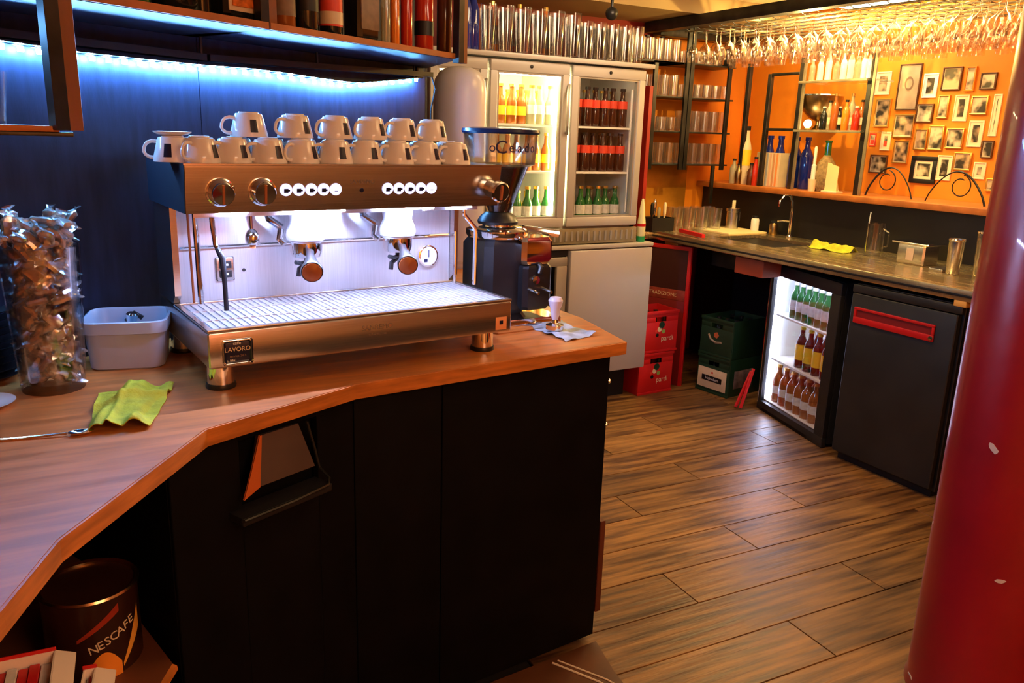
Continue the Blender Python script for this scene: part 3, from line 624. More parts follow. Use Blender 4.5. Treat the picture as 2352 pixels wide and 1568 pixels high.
# ------------------------------------------------------------------ cups on top of the machine
def make_cup():
    t = thing('espresso_cup', '', 'cup')
    G().lathe([(.0400, 0), (.0405, .0015), (.0380, .014), (.0300, .045), (.0278, .0490), (.0220, .0500), (.0205, .0525), (.0185, .0525), (.0180, .0500), (0, .0495)], seg=26, cap=False).build('cup_body', 'cer', t)
    G().tube([(-.037, 0, .008), (-.044, 0, .007), (-.051, 0, .009), (-.0565, 0, .013), (-.0595, 0, .019), (-.0585, 0, .026), (-.0555, 0, .033), (-.050, 0, .038), (-.042, 0, .0405), (-.030, 0, .0395)], [.0042, .004, .0036, .0034, .0034, .0034, .0034, .0036, .004, .0042], 8).build('handle', 'cer', t)
    g = G(); vs = []
    for i in range(5):
        a = R(-90 - 12 + 6 * i); vs += [(.0394 * math.cos(a), .0394 * math.sin(a), .010), (.0327 * math.cos(a), .0327 * math.sin(a), .0365)]
    g.add(vs, [(2 * i, 2 * i + 2, 2 * i + 3, 2 * i + 1) for i in range(4)]).build('printed_mark', 'logo', t)
    return t
CUP = Pool(make_cup)
xs = [.040, .107, .182, .258, .336, .414, .492, .570, .650]
hs = [40, 25, 20, 35, 5, 10, 20, 25, 20]
for i, x in enumerate(xs):
    p = mw(x, .125 + .006 * (i % 2), .4692); CUP.put(p, MA + R(hs[i]), '%s upturned white cup from the left in the front row on the machine' % nth[i], 'upturned cups on the coffee machine')
xb = [.06, .14, .215, .292, .37, .448, .526, .604, .68]
for i, x in enumerate(xb):
    CUP.put(mw(x, .212, .4692), MA + R(10 + 13 * (i % 3)), '%s upturned white cup from the left in the rear row on the machine' % nth[i], 'upturned cups on the coffee machine')
xu = [.158, .262, .358, .447, .530, .613]
for i, x in enumerate(xu):
    CUP.put(mw(x, .176, .5222), MA + R([0, 25, 22, 28, 20, 24][i]), '%s white cup from the left in the upper layer on the machine' % nth[i], 'upturned cups on the coffee machine')
CUP.put(mw(-.008, .15, .4692), MA + R(-30), 'white cup at the left corner of the machine with a saucer on it', 'upturned cups on the coffee machine')
sc = thing('saucer', 'white saucer lying on the cup at the left corner of the machine', 'saucer', mw(-.008, .15, .5219))
G().lathe([(.016, 0), (.03, .002), (.037, .006), (.038, .008), (.03, .006), (0, .004)], seg=26, cap=False).build('dish', 'cer', sc)

# ================================================================== GRINDER
gc = Vector((1.125, 2.075, ZC)); gr_ = thing('coffee_grinder', 'black and chrome coffee grinder with a bean hopper right of the machine', 'grinder', gc, R(4))
G().bev(-.105, .125, -.13, .10, 0, .035, .008).build('base', 'chrome', gr_)
G().bev(-.095, .06, -.06, .10, .035, .255, .02).build('body', 'plast', gr_)
G().bev(.0, .105, -.10, -.02, .185, .262, .012).build('dosing_head', 'chrome', gr_)
G().bev(.01, .11, -.095, .03, .05, .184, .012).build('front_housing', 'plast', gr_)
G().lathe([(.088, .255), (.092, .262), (.092, .276), (.080, .283), (.045, .286), (.045, .292)], (-.015, .02, 0), 36).build('collar', 'chrome', gr_)
G().tube([(.03, -.04, .285), (.075, -.07, .278), (.125, -.09, .270)], [.008, .009, .012], 10).build('lever', 'chrome', gr_)
G().lathe([(.058, .292), (.060, .300), (.050, .315), (.036, .325)], (-.015, .02, 0), 30).build('hopper_neck', 'plast', gr_)
HC = (-.012, .02, 0)
G().lathe([(.034, .325), (.042, .350), (.082, .455), (.100, .462), (.107, .548), (.108, .550), (.105, .549), (.098, .463), (.080, .457), (.040, .352)], HC, 36, cap=False).build('hopper', 'hop', gr_)
G().lathe([(.030, .327), (.039, .352), (.078, .452), (.076, .458), (0, .462)], HC, 32).build('beans', 'bean', gr_)
G().lathe([(.110, .545), (.112, .550), (.110, .558), (.08, .562), (0, .564)], HC, 36).build('lid', mat('dark_blue_lid', (.01, .02, .07), .2), gr_)
for i, c in enumerate('oCeado'):
    a = R(-134 + i * 13.0 + (3 if i > 1 else 0)); r_ = .1062
    text(c, .050 if c == 'C' else .036, 'logo', gr_, (HC[0] + r_ * math.cos(a), HC[1] + r_ * math.sin(a), .508), (R(90), 0, a + R(90)), ext=.0004)
for dx in (-.0, .045):
    G().tube([(.025 + dx, -.09, .115), (.03 + dx, -.125, .110), (.032 + dx, -.135, .108)], .005, 8).build('fork', 'chrome', gr_)
G().lathe([(.013, 0), (.012, .008), (.0, .009)], seg=16).build('button', 'chrome', gr_, loc=(.045, -.095, .140), rot=(R(90), 0, 0))
G().tube([(.06, -.08, .19), (.062, -.10, .175), (.055, -.102, .158)], .009, 10).build('spout', 'plast', gr_)
# tamper on a folded cloth
def cloth(name, label, corners, z, m, amp, seed, fold=None, nu=34, nv=26, ruff=1.0):
    rr = random.Random(seed); ph = [rr.random() * 6.28 for _ in range(12)]
    c = [Vector((*q, 0)) for q in corners]
    def fn(u, v):
        p = (c[0] * (1 - u) + c[1] * u) * (1 - v) + (c[3] * (1 - u) + c[2] * u) * v
        h = 0
        for k in range(4):
            h += math.sin((u * math.cos(ph[k]) + v * math.sin(ph[k])) * (6 + 5 * k) + ph[k + 4]) / (1.2 + k)
        h = max(0, h + .55) * amp
        e = min(u, 1 - u, v, 1 - v)
        w = .003 * ruff * math.sin(u * 19 + ph[9]) + .002 * ruff * math.sin(v * 23 + ph[10])
        if fold: h += fold(u, v)
        return (p.x + w * (1 - 2 * min(.5, e * 6)) , p.y + w * .8, z + .0025 + h)
    return tag(G().grid(fn, nu, nv, .0016).build(name, m, ang=80), label, 'cloth')
cloth('dish_cloth', 'crumpled pale blue and grey cloth under the tamper at the counter end', [(1.165, 1.955), (1.175, 1.80), (1.295, 1.83), (1.285, 2.0)], ZC, 'grag', .006, 5)
tp = thing('tamper', 'small chrome coffee tamper with a white knob standing on the blue cloth', 'tamper', (1.195, 1.895, ZC + .012))
G().lathe([(.024, 0), (.026, .002), (.026, .014), (.010, .020), (.008, .03)], seg=24).build('base', 'chrome', tp); G().lathe([(.008, .028), (.013, .045), (.014, .06), (.019, .072), (.021, .084), (.015, .093), (0, .096)], seg=24).build('handle', mat('pale_handle', (.62, .60, .70), .2), tp)
cloth('cleaning_cloth', 'bright yellow cloth lying crumpled on the worktop left of the machine', [(.004, 1.560), (.105, 1.545), (.178, 1.80), (.033, 1.80)], ZC, 'rag', .010, 11, fold=lambda u, v: .024 * math.exp(-((u - .72) ** 2 / .03 + (v - .05) ** 2 / .02)) + .012 * math.exp(-((v - .55 - .2 * u) ** 2) / .003) + .010 * math.exp(-((u - .3 - .1 * v) ** 2) / .004), nu=44, nv=44, ruff=.5)
sp_ = thing('spoon', 'steel teaspoon lying on the worktop beside the yellow cloth', 'spoon', (0, 0, ZC))
G().tube([(-.165, 1.588, .002), (-.10, 1.577, .0022), (-.045, 1.568, .0045), (-.03, 1.566, .005)], [.0035, .003, .0022, .0022], 8).build('handle', 'chrome', sp_)
G().lathe([(.0, .001), (.006, .0012), (.0105, .004), (.0115, .0065), (.0105, .0062), (.005, .003), (0, .0026)], (-.008, 1.563, 0), 18, cap=False, sx=1.9).build('bowl', 'chrome', sp_)
s2 = thing('saucer', 'white saucer at the left edge of the worktop, cut by the frame', 'saucer', (-.172, 1.795, ZC)); G().lathe([(.03, 0), (.034, .003), (.056, .010), (.058, .012), (.03, .006), (0, .005)], seg=34, cap=False).build('dish', 'cer', s2)
tb = thing('plastic_tub', 'grey blue plastic tub with rounded corners between the glass jar and the machine', 'tub', (.110, 2.030, ZC), R(-12))
def rr_(w, d, r, n=6):
    P = []
    for cx_, cy_, a0 in ((w - r, d - r, 0), (-w + r, d - r, 90), (-w + r, -d + r, 180), (w - r, -d + r, 270)):
        for i in range(n + 1): a = R(a0 + 90 * i / n); P.append((cx_ + r * math.cos(a), cy_ + r * math.sin(a)))
    return P
def loft(rings):
    vs = []; fs = []; n = len(rings[0][0])
    for P, z in rings: vs += [(x, y, z) for x, y in P]
    for j in range(len(rings) - 1):
        for k in range(n): fs.append((j * n + k, j * n + (k + 1) % n, (j + 1) * n + (k + 1) % n, (j + 1) * n + k))
    return vs, fs, n
vs, fs, n = loft([(rr_(.074, .068, .03), 0), (rr_(.078, .072, .03), .004), (rr_(.084, .080, .032), .084), (rr_(.089, .085, .034), .086), (rr_(.091, .087, .034), .112), (rr_(.087, .083, .032), .114), (rr_(.083, .079, .030), .108), (rr_(.074, .068, .03), .006)])
fs.append(tuple(range(n - 1, -1, -1))); fs.append(tuple(range(7 * n, 8 * n))); G().add(vs, fs).build('tub_body', 'tub', tb)
cp_ = thing('small_fitting', 'small chrome fitting lying inside the grey blue tub', 'fitting', (.108, 2.068, ZC + .0085)); G().lathe([(.014, .0), (.016, .05), (.010, .075), (.014, .100), (.010, .104)], seg=18).build('fitting_body', 'chrome', cp_, rot=(R(6), R(8), 0)); G().tube([(.0, 0, .08), (.02, .005, .098), (.036, .005, .085)], .006, 8).build('arm', 'plast', cp_)
# stack of black lids behind the jar
for i in range(10):
    t = thing('black_saucer', 'black saucer, %s from the bottom of the stack at the left edge' % nth[i], 'saucer', (-.185 + .0015 * math.sin(i * 2), 2.00, ZC + .002 + i * .0155), 0, 'black saucers stacked at the left edge')
    G().lathe([(.045, 0), (.05, .002), (.078, .0125), (.080, .0145), (.076, .0145), (.045, .006), (0, .005)], seg=32, cap=False).build('dish', 'plast', t)
# glass jar with wrapped biscuits
jc = Vector((-.049, 1.880, ZC)); jr0, jr1, jh = .059, .076, .300
jr = thing('glass_jar', 'tall clear glass vase filled with wrapped biscuits at the left', 'vase', jc)
G().lathe([(0, 0), (jr0, 0), (jr0 + .001, .003), (jr0 + .003, .03), (jr1, jh), (jr1 - .002, jh + .001), (jr1 - .004, jh), (jr0 - .001, .02), (0, .018)], seg=44, cap=False).build('vase_body', 'vase', jr)
def make_biscuit():
    t = thing('wrapped_biscuit', '', 'biscuit')
    G().bev(-.020, .020, -.012, .012, -.005, .005, .003).build('biscuit', 'bisc', t)
    rr = random.Random(3); vs = []; 
    nx = 9
    for i in range(nx):
        u = i / (nx - 1); x = -.036 + .072 * u; pin = 1.0 if .2 < u < .8 else (.35 if u in (.125, .875) else .9)
        thk = .0075 if .2 < u < .8 else .001
        for k in range(8):
            a = 2 * PI * k / 8; vs.append((x, (.0145 * pin) * math.cos(a) * (1 + .12 * rr.random()), thk * math.sin(a) + .0035 * math.sin(i * 2.1 + k) * (1 if thk < .002 else .3)))
    G().add(vs, [(i * 8 + k, i * 8 + (k + 1) % 8, (i + 1) * 8 + (k + 1) % 8, (i + 1) * 8 + k) for i in range(nx - 1) for k in range(8)]).build('wrapper', 'wrap', t)
    return t
B1 = Pool(make_biscuit)
rj = random.Random(21); nb = 0
lab_b = 'caramel biscuit in a clear crinkled wrapper among those filling the glass vase'
for lv in range(17):
    z = .030 + lv * .0182; rr = jr0 + (jr1 - jr0) * min(1, z / jh) - .019
    for k in range(8):
        a = 2 * PI * (k + rj.random() * .6) / 8 + lv; q = rr * (.72 + .28 * rj.random())
        loc = jc + Vector((q * math.cos(a), q * math.sin(a), z + rj.uniform(-.006, .006)))
        o = B1.put(loc, 0, lab_b, 'wrapped biscuits in the vase'); o.rotation_euler = (rj.uniform(-1.2, 1.2), rj.uniform(-.9, .9), a + R(90) + rj.uniform(-.7, .7)); nb += 1
for k in range(24):
    a = rj.random() * 6.28; q = .068 * math.sqrt(rj.random()); loc = jc + Vector((q * math.cos(a), q * math.sin(a), jh + .008 + rj.uniform(0, .045)))
    o = B1.put(loc, 0, lab_b, 'wrapped biscuits in the vase'); o.rotation_euler = (rj.uniform(-.6, .6), rj.uniform(-1.2, 1.2), rj.uniform(0, 6))
# white boiler behind the wall end
bo = thing('water_boiler', 'white rounded cylinder boiler between the blue wall end and the cooler', 'boiler', (1.443, 3.08, ZC))
G().lathe([(.100, 0), (.106, .01), (.106, .70), (.100, .745), (.080, .778), (.045, .794), (0, .80)], seg=48).build('tank', mat('white_enamel_tank', (.62, .62, .66), .3), bo); G().lathe([(.1065, .02), (.1065, .03)], seg=40, cap=False).build('base_ring', 'fgrey', bo)
# ================================================================== COOLERS AT THE BACK
YF = 3.60
# lower unit
lu = thing('under_counter_cooler', 'low grey and silver cooler with a big silver panel door, under the glass door cooler', 'cooler')
G().bev(1.53, 2.33, YF + .03, 4.15, .20, .905, .003).build('cabinet', 'fgrey', lu); G().bev(2.335, 2.875, YF + .02, 4.15, .20, .905, .003).build('cabinet', 'fgrey', lu)
G().bev(1.50, 2.895, YF - .012, 4.18, .908, .928, .003).build('top_slab', 'fwhite', lu)
G().bev(2.338, 2.882, YF - .022, YF + .018, .205, .900, .004).build('panel_door', 'panel', lu)
g = G()
for a in ((1.93, 2.328, .82, .868), (1.93, 2.328, .20, .26), (1.93, 1.985, .26, .82), (2.262, 2.328, .26, .82)): g.bev(a[0], a[1], YF - .008, YF + .028, a[2], a[3], .003)
gd = g.build('glass_door_frame', 'fgrey', lu); G().box(1.985, 2.262, YF + .008, YF + .012, .26, .82).build('pane', 'smoke', gd); G().box(1.985, 2.262, YF + .02, YF + .029, .26, .82).build('dark_inside', 'black', lu)
G().box(1.53, 2.33, YF - .002, YF + .029, .875, .905).build('vent_gap', 'black', lu)
G().box(1.6, 2.85, YF + .12, 4.1, 0, .20).build('plinth', 'black', lu)
# upper cooler with three glass doors
uc = thing('drinks_cooler', 'tall beige grey cooler with glass doors full of bottles at the back', 'cooler')
UX0, UX1, UZ0, UZ1 = 1.53, 2.785, .93, 1.842
g = G(); g.box(UX0, UX1, 4.10, 4.14, UZ0, UZ1); g.box(UX0, UX0 + .03, YF + .04, 4.10, UZ0, UZ1); g.box(UX1 - .03, UX1, YF + .04, 4.10, UZ0, UZ1); g.box(UX0, UX1, YF + .04, 4.10, UZ1 - .03, UZ1); g.box(UX0, UX1, YF + .04, 4.10, UZ0, 1.03); g.build('shell', 'fwhite', uc)
g = G(); g.box(UX0 + .03, UX1 - .03, 4.085, 4.099, 1.03, UZ1 - .03)
for x in (1.838, 2.302): g.box(x - .012, x + .012, YF + .045, 4.085, 1.03, UZ1 - .03)
g.box(UX1 - .044, UX1 - .031, YF + .045, 4.085, 1.03, UZ1 - .03); g.build('liner', 'fin', uc)
G().bev(UX0 - .03, UX1 + .028, YF - .02, 4.16, UZ1 + .004, UZ1 + .026, .004).build('top_slab', 'fwhite', uc)
G().bev(UX0, UX1, YF + .01, YF + .038, UZ0 + .004, 1.015, .003).build('grille', 'brass', uc)
for i in range(34): G().box(0, .012, 0, .004, .95, 1.0).build('grille_slot', 'fgrey', uc, loc=(1.56 + i * .036, YF + .0065, 0)) if i % 1 == 0 else None
doors = [(1.40 + .135, 1.832), (1.846, 2.296), (2.312, 2.772)]
for k, (x0, x1) in enumerate(doors):
    fw = .042; g = G()
    for a in ((x0, x1, 1.028, 1.075), (x0, x1, 1.785, 1.836), (x0, x0 + fw, 1.075, 1.785), (x1 - fw, x1, 1.075, 1.785)): g.bev(a[0], a[1], YF, YF + .036, a[2], a[3], .004)
    d = g.build('door', 'fwhite', uc)
    g = G()
    for a in ((x0 + fw, x1 - fw, 1.075, 1.084), (x0 + fw, x1 - fw, 1.776, 1.785), (x0 + fw, x0 + fw + .009, 1.084, 1.776), (x1 - fw - .009, x1 - fw, 1.084, 1.776)): g.box(a[0], a[1], YF + .006, YF + .03, a[2], a[3])
    g.build('gasket', 'fgrey', d)
    G().box(x0 + fw, x1 - fw, YF + .016, YF + .020, 1.08, 1.78).build('pane', 'pane', d)
    hx = x0 + .012 if k == 2 else x1 - .012
    hx = {0: 1.826, 1: 2.290, 2: 2.76}[k]
    if k < 2: G().tube([(hx, YF - .002, 1.74), (hx - .022, YF - .034, 1.70), (hx - .026, YF - .042, 1.62), (hx - .022, YF - .034, 1.54), (hx, YF - .002, 1.50)], .008, 8).build('handle', 'fgrey', d)
    G().lathe([(.009, 0), (.008, .004), (0, .005)], seg=12).build('lock', 'plast', d, loc=((x0 + x1) / 2, YF, 1.812), rot=(R(90), 0, 0))
SHZ = [1.532, 1.30]
for x0, x1 in ((1.545, 1.826), (1.852, 2.288), (2.316, 2.740)):
    for z in SHZ: G().box(x0, x1, YF + .05, 4.08, z, z + .010).build('wire_shelf', 'fin', uc)
G().bev(2.262, 2.276, YF + .045, YF + .062, 1.09, 1.775, .003).build('light_tube', 'ledf', uc); G().bev(2.722, 2.736, YF + .046, YF + .060, 1.09, 1.74, .003).build('light_tube', 'fin', uc)
G().bev(1.90, 2.24, YF + .06, YF + .08, 1.775, 1.790, .003).build('light_tube', 'ledf', uc)
G().bev(2.37, 2.68, YF + .06, YF + .075, 1.790, 1.800, .003).build('light_tube', mat('dim_cooler_tube', (.9, .8, .5), .5, emit=(1.0, .85, .5), estr=6), uc)
G().bev(1.60, 1.80, YF + .06, YF + .08, 1.775, 1.790, .003).build('light_tube', 'ledf', uc)
def small_bottle(kind, label, body, h, r, lab, lz, cap, neck=.012, sh=.55):
    return Pool(lambda: bottle(kind, label, body, h, r, neck, cap, lab, lz, sh=sh, seg=12))
bs = {
 'cola': small_bottle('cola_bottle', '', 'bcola', .20, .0275, 'lred', (.095, .135), 'plast'),
 'juice': small_bottle('juice_bottle', '', 'byel', .17, .027, 'lwhite', (.04, .08), 'gold'),
 'amber': small_bottle('beer_bottle', '', 'bamber', .19, .027, 'lyel', (.04, .085), 'gold'),
 'clear': small_bottle('water_bottle', '', 'bclear', .19, .026, 'lwhite', (.05, .095), 'gold'),
 'green': small_bottle('green_bottle', '', 'bgreen', .20, .027, 'lwhite', (.05, .10), 'gold'),
}
def row(kind, xs, y, z, lab, grp):
    for i, x in enumerate(xs): bs[kind].put((x, y + .012 * (i % 2), z), .2 * i, lab + ', %s from left' % nth[i], grp)
lin = lambda a, b, n: [a + (b - a) * i / (n - 1) for i in range(n)]
D2, D3 = (1.90, 2.245), (2.36, 2.70)
row('cola', lin(*D3, 7), 3.70, 1.543, 'dark bottle with a red label, top shelf behind the right glass door', 'dark bottles on the top cooler shelf')
row('clear', lin(*D3, 7), 3.80, 1.543, 'pale bottle behind the dark ones, top shelf of the right glass door', 'pale bottles at the back of the top cooler shelf')
row('cola', lin(*D3, 7), 3.70, 1.311, 'dark bottle with a red label, middle shelf behind the right glass door', 'dark bottles on the middle cooler shelf')
row('cola', lin(*D3, 7), 3.80, 1.311, 'dark bottle in the second rank, middle shelf behind the right glass door', 'dark bottles in the second rank of the middle shelf')
row('green', lin(*D3, 7), 3.72, 1.031, 'green glass bottle with a pale label, floor of the right glass door', 'green bottles on the cooler floor')
row('clear', lin(2.38, 2.68, 5), 3.80, 1.031, 'pale bottle, second rank, floor of right glass door', 'pale bottles on the cooler floor')
row('amber', lin(1.90, 2.08, 4), 3.70, 1.543, 'amber bottle with a yellow label, top shelf behind the middle glass door', 'amber bottles on the top shelf')
row('clear', lin(2.135, 2.245, 3), 3.70, 1.543, 'pale bottle right of amber ones, top shelf, middle glass door', 'pale bottles right of the amber ones')
row('juice', lin(1.90, 2.24, 7), 3.82, 1.543, 'yellow juice bottle at the rear of the top shelf, middle glass door', 'juice bottles at the rear')
row('amber', lin(*D2, 7), 3.72, 1.311, 'amber bottle with a yellow label, middle shelf behind the middle glass door', 'amber bottles on the middle shelf')
row('green', lin(*D2, 7), 3.70, 1.031, 'green bottle on the floor behind the middle glass door', 'green bottles behind the middle door')
row('juice', lin(*D2, 7), 3.80, 1.031, 'yellow juice bottle on the floor behind the middle glass door', 'juice bottles on the cooler floor')
# tall glasses and blue bottles on top of the cooler
def tumbler(kind, r0, r1, h, m='glass', seg=16):
    def mk():
        t = G().lathe([(0, .002), (r0, 0), (r0 * 1.02, .006), (r1, h), (r1 - .0018, h), (r0 - .001, .012), (0, .012)], seg=seg, cap=False).build(kind, m); t['label'] = 'x'; t['category'] = 'glass'; return t
    return Pool(mk)
TALL = tumbler('tall_glass', .030, .041, .215); TALL2 = tumbler('tall_glass', .031, .037, .185)
ZT = UZ1 + .0265
rank = ['front', 'middle', 'rear']
for j, y in enumerate((3.66, 3.76, 3.86)):
    for i, x in enumerate(lin(1.86, 2.34, 6)):
        TALL.put((x + .03 * (j % 2), y, ZT), 0, 'tall flared clear glass, %s from left, %s rank on the cooler top' % (nth[i], rank[j]), 'tall glasses on the cooler top, left half')
    for i, x in enumerate(lin(2.42, 2.74, 5)):
        TALL2.put((x + .02 * (j % 2), y, ZT), 0, 'straight tall clear glass, %s from left, %s rank on the cooler top' % (nth[i], rank[j]), 'straight glasses on the cooler top, right half')
for i, x in enumerate((1.735, 1.80)):
    b = bottle('blue_bottle', ['cobalt blue bottle at the left end of the cooler top', 'cobalt blue bottle beside the tall glasses on the cooler top'][i], 'bblue', .30, .032, cap='plast', lab=None); stand(b, Vector((x, 3.66 + .05 * i, 0)), ZT, 0)
b = bottle('liquor_bottle', 'red bottle behind the two cobalt blue ones on the cooler top', 'bred', .29, .032, cap='plast', lab=None); stand(b, Vector((1.775, 3.80, 0)), ZT, 0)
for i, (x, y, m) in enumerate(((2.04, 3.98, 'borange'), (2.2, 3.98, 'bred'), (1.92, 3.98, 'bred'), (2.36, 3.98, 'borange'))):
    b = bottle('liquor_bottle', ['orange liquor bottle behind the tall glasses, second from the left', 'red liquor bottle behind the tall glasses, third from the left', 'red liquor bottle behind the tall glasses, nearest the blue bottles', 'orange liquor bottle behind the tall glasses, farthest right'][i], m, .28, .034, cap='gold', lab='lgrey'); stand(b, Vector((x, y, 0)), ZT, 0)
# squeeze bottle at the cooler end
sb = thing('squeeze_bottle', 'yellowish white squeeze bottle with a red ring and green foot at the cooler corner', 'bottle', (2.838, 3.64, .9285))
G().lathe([(.022, .03), (.024, .034), (.024, .10), (.018, .14), (.014, .19), (.006, .235), (0, .238)], seg=18).build('bottle_body', mat('pale_yellow_plastic', (.8, .78, .45), .4), sb); G().lathe([(.0245, .085), (.0245, .10)], seg=18, cap=False).build('red_ring', 'red', sb); G().lathe([(.023, 0), (.024, .004), (.024, .0305)], seg=18).build('green_foot', mat('green_foot', (.02, .3, .1), .4), sb)

# ================================================================== BACK SHELVES
bk = thing('glass_shelving', 'dark steel shelving with thin shelves full of glasses in the back corner', 'shelving')
SZ = [1.336, 1.540, 1.750, 1.955]
for z in SZ: G().bev(3.26, 3.935, 4.17, 4.39, z - .010, z, .001).build('shelf', 'dsteel', bk)
G().bev(2.85, 3.5, 4.17, 4.39, 1.945 + .0, 1.9555, .001).build('shelf', 'dsteel', bk)
for x, z0, z1 in ((3.505, 1.30, 2.19), (3.54, 1.30, 2.19), (3.86, 1.30, 2.19), (3.255, 1.30, 1.94)): G().bev(x, x + .028, 4.15, 4.168, z0, z1, .001).build('upright', 'dsteel', bk)
G().bev(3.79, 3.812, 4.15, 4.168, 1.08, 1.326, .001).build('upright', 'dsteel', bk)
tr2 = struct(G().bev(3.205, 3.232, 4.12, 4.39, .94, 1.80, .002).build('trim_2', 'redw'))
tag(G().bev(3.26, 3.78, 4.385, 4.40, .95, 1.315, .002).build('orange_sheet', 'foil'), 'glossy wrinkled orange sheet on the wall below the glass shelves', 'sheet')
TUM = tumbler('tumbler', .029, .034, .085, 'tumb'); TUM2 = tumbler('tumbler', .026, .029, .13, 'tumb')
lvl = ['lowest', 'second', 'third', 'top']
for k, z in enumerate(SZ):
    pool, dz = [(TUM2, 0), (TUM2, 0), (TUM, 0), (TUM, 0)][k]
    for y in (4.22, 4.30):
        for ix, x in enumerate(lin(3.60, 3.90 if k < 3 else 3.82, 5 if k < 3 else 4)): pool.put((x, y, z + .0005), 0, 'clear tumbler, %s from left, right bay, %s shelf, %s rank' % (nth[ix], lvl[k], 'front' if y < 4.25 else 'rear'), 'tumblers in the right bay, %s shelf' % lvl[k])
        if k < 3:
            for ix, x in enumerate(lin(3.315, 3.475, 3)): (TUM2 if k != 1 else TUM).put((x, y, z + .0005), 0, 'clear tumbler, %s from left, left bay, %s shelf, %s rank' % (nth[ix], lvl[k], 'front' if y < 4.25 else 'rear'), 'tumblers in the left bay, %s shelf' % lvl[k])
for i, x in enumerate(lin(2.98, 3.46, 8)):
    SMT = TUM2; SMT.put((x, 4.21, 1.956), 0, '%s narrow clear glass from the left on the top shelf beside the cooler' % nth[i], 'narrow glasses on the top shelf')
for i, x in enumerate(lin(3.08, 3.44, 4)):
    b = bottle('liquor_bottle', '%s amber or brown bottle from the left behind the narrow glasses, top shelf' % nth[i].capitalize(), 'bamber' if i % 2 else 'bbrown', .16, .024, cap='plast', lab='lgrey', lz=(.03, .08)); stand(b, Vector((x, 4.33, 0)), 1.956, 0)
bx = thing('black_box', 'small black box on the top right of the back shelving', 'box', (3.895, 4.22, 1.956)); G().bev(-.035, .035, -.05, .05, 0, .10, .003).build('body', 'plast', bx); G().bev(-.036, .036, -.051, .051, .098, .108, .002).build('lid', 'dsteel', bx)
gb = tag(G().ball((0, 0, 0), .018, 14).build('glass_ball', 'chrome', loc=(3.525, 4.135, 2.02)), 'small silver ball fixed on the shelving upright', 'ornament')

# ================================================================== RIGHT COUNTER
rc = thing('steel_counter', 'long worn steel counter with a sink along the right wall', 'counter')
g = G(); SX0, SX1, SY0, SY1 = 3.42, 3.78, 3.20, 3.68
for a in ((3.215, 3.946, .7, SY0), (3.215, 3.946, SY1, 4.38), (3.215, SX0, SY0, SY1), (SX1, 3.946, SY0, SY1)): g.box(a[0], a[1], a[2], a[3], .912, .930)
g.build('top_sheet', 'csteel', rc)
G().bev(3.20, 3.232, .7, 4.38, .888, .936, .004).build('front_lip', 'csteel', rc)
G().bev(3.197, 3.201, .7, 4.38, .905, .915, .001).build('lip_groove', 'plast', rc)
G().bev(3.00, 3.26, 3.98, 4.38, .888, .930, .003).build('end_board', 'csteel', rc)
G().box(3.24, 3.94, .7, 4.36, .880, .911).build('underlay', 'black', rc)
g = G(); a = (SX0, SX1, SY0, SY1); g.box(a[0], a[1], a[2], a[3], .76, .764); g.box(a[0], a[0] + .003, a[2], a[3], .764, .911); g.box(a[1] - .003, a[1], a[2], a[3], .764, .911); g.box(a[0], a[1], a[2], a[2] + .003, .764, .911); g.box(a[0], a[1], a[3] - .003, a[3], .764, .911)
g.build('sink_basin', 'dsteel', rc)
# wooden bar shelf above
ws = thing('wooden_bar_shelf', 'thick orange brown wooden ledge above the steel counter', 'ledge'); G().bev(3.885, 4.245, 1.0, 4.395, 1.182, 1.216, .003).build('board', 'wood', ws); G().bev(3.879, 3.886, 1.0, 4.395, 1.184, 1.214, .002).build('front_edge', 'lip', ws)
# faucet
fa = thing('tap', 'slim chrome tap behind the steel sink', 'tap', (3.86, 3.50, .930)); G().lathe([(.018, 0), (.018, .012), (.011, .02), (.010, .16)], seg=16).build('body', 'chrome', fa)
G().tube([(0, 0, .15), (-.005, .0, .22), (-.03, 0, .255), (-.08, 0, .255), (-.11, 0, .225), (-.112, 0, .19)], .008, 8).build('spout', 'chrome', fa); G().tube([(0, 0, .10), (-.03, .04, .10), (-.05, .06, .095)], .006, 8).build('lever', 'chrome', fa)
ZS = .9305
# items on the counter, left end
kb = thing('utensil_box', 'black box holding bar tools at the left end of the steel counter', 'box', (3.265, 4.02, ZS)); g = G(); g.bev(-.085, .085, -.05, .05, 0, .005, .001)
for a in ((-.085, .085, -.05, -.046), (-.085, .085, .046, .05), (-.085, -.081, -.046, .046), (.081, .085, -.046, .046)): g.box(a[0], a[1], a[2], a[3], .005, .085)
g.build('box_body', 'plast', kb)
for i, (x, h, m) in enumerate(((-.055, .17, 'dark'), (-.035, .19, 'chrome'), (.0, .14, 'bclear'), (.045, .17, 'cream'))):
    t = thing('bar_tool', ['black handled bar tool', 'silver bar tool', 'short pale bar tool', 'cream handled bar tool'][i] + ' standing in the black box', 'tool', (3.265 + x, 4.02, ZS + .006)); G().lathe([(.004, 0), (.006, h * .5), (.010, h * .6), (.011, h * .9), (.006, h)], seg=10).build('handle', m, t)
TG = tumbler('beer_glass', .034, .040, .14, 'tumb', seg=18)
for i, (x, y) in enumerate(((3.40, 4.00), (3.49, 3.99), (3.58, 3.97), (3.67, 3.95), (3.43, 4.09), (3.53, 4.09), (3.62, 4.08), (3.71, 4.06))):
    TG.put((x, y, ZS), 0, 'clear beer glass, %s from left, %s rank, between tool box and steel canister' % (nth[i % 4], 'front' if i < 4 else 'rear'), 'beer glasses at the left end of the steel counter')
cn = thing('canister', 'steel canister with a spoon sticking out on the steel counter', 'canister', (3.80, 3.93, ZS)); G().lathe([(.040, 0), (.040, .105), (.044, .108), (.044, .125), (.040, .127), (.038, .12), (0, .118)], seg=26).build('body', 'steel', cn)
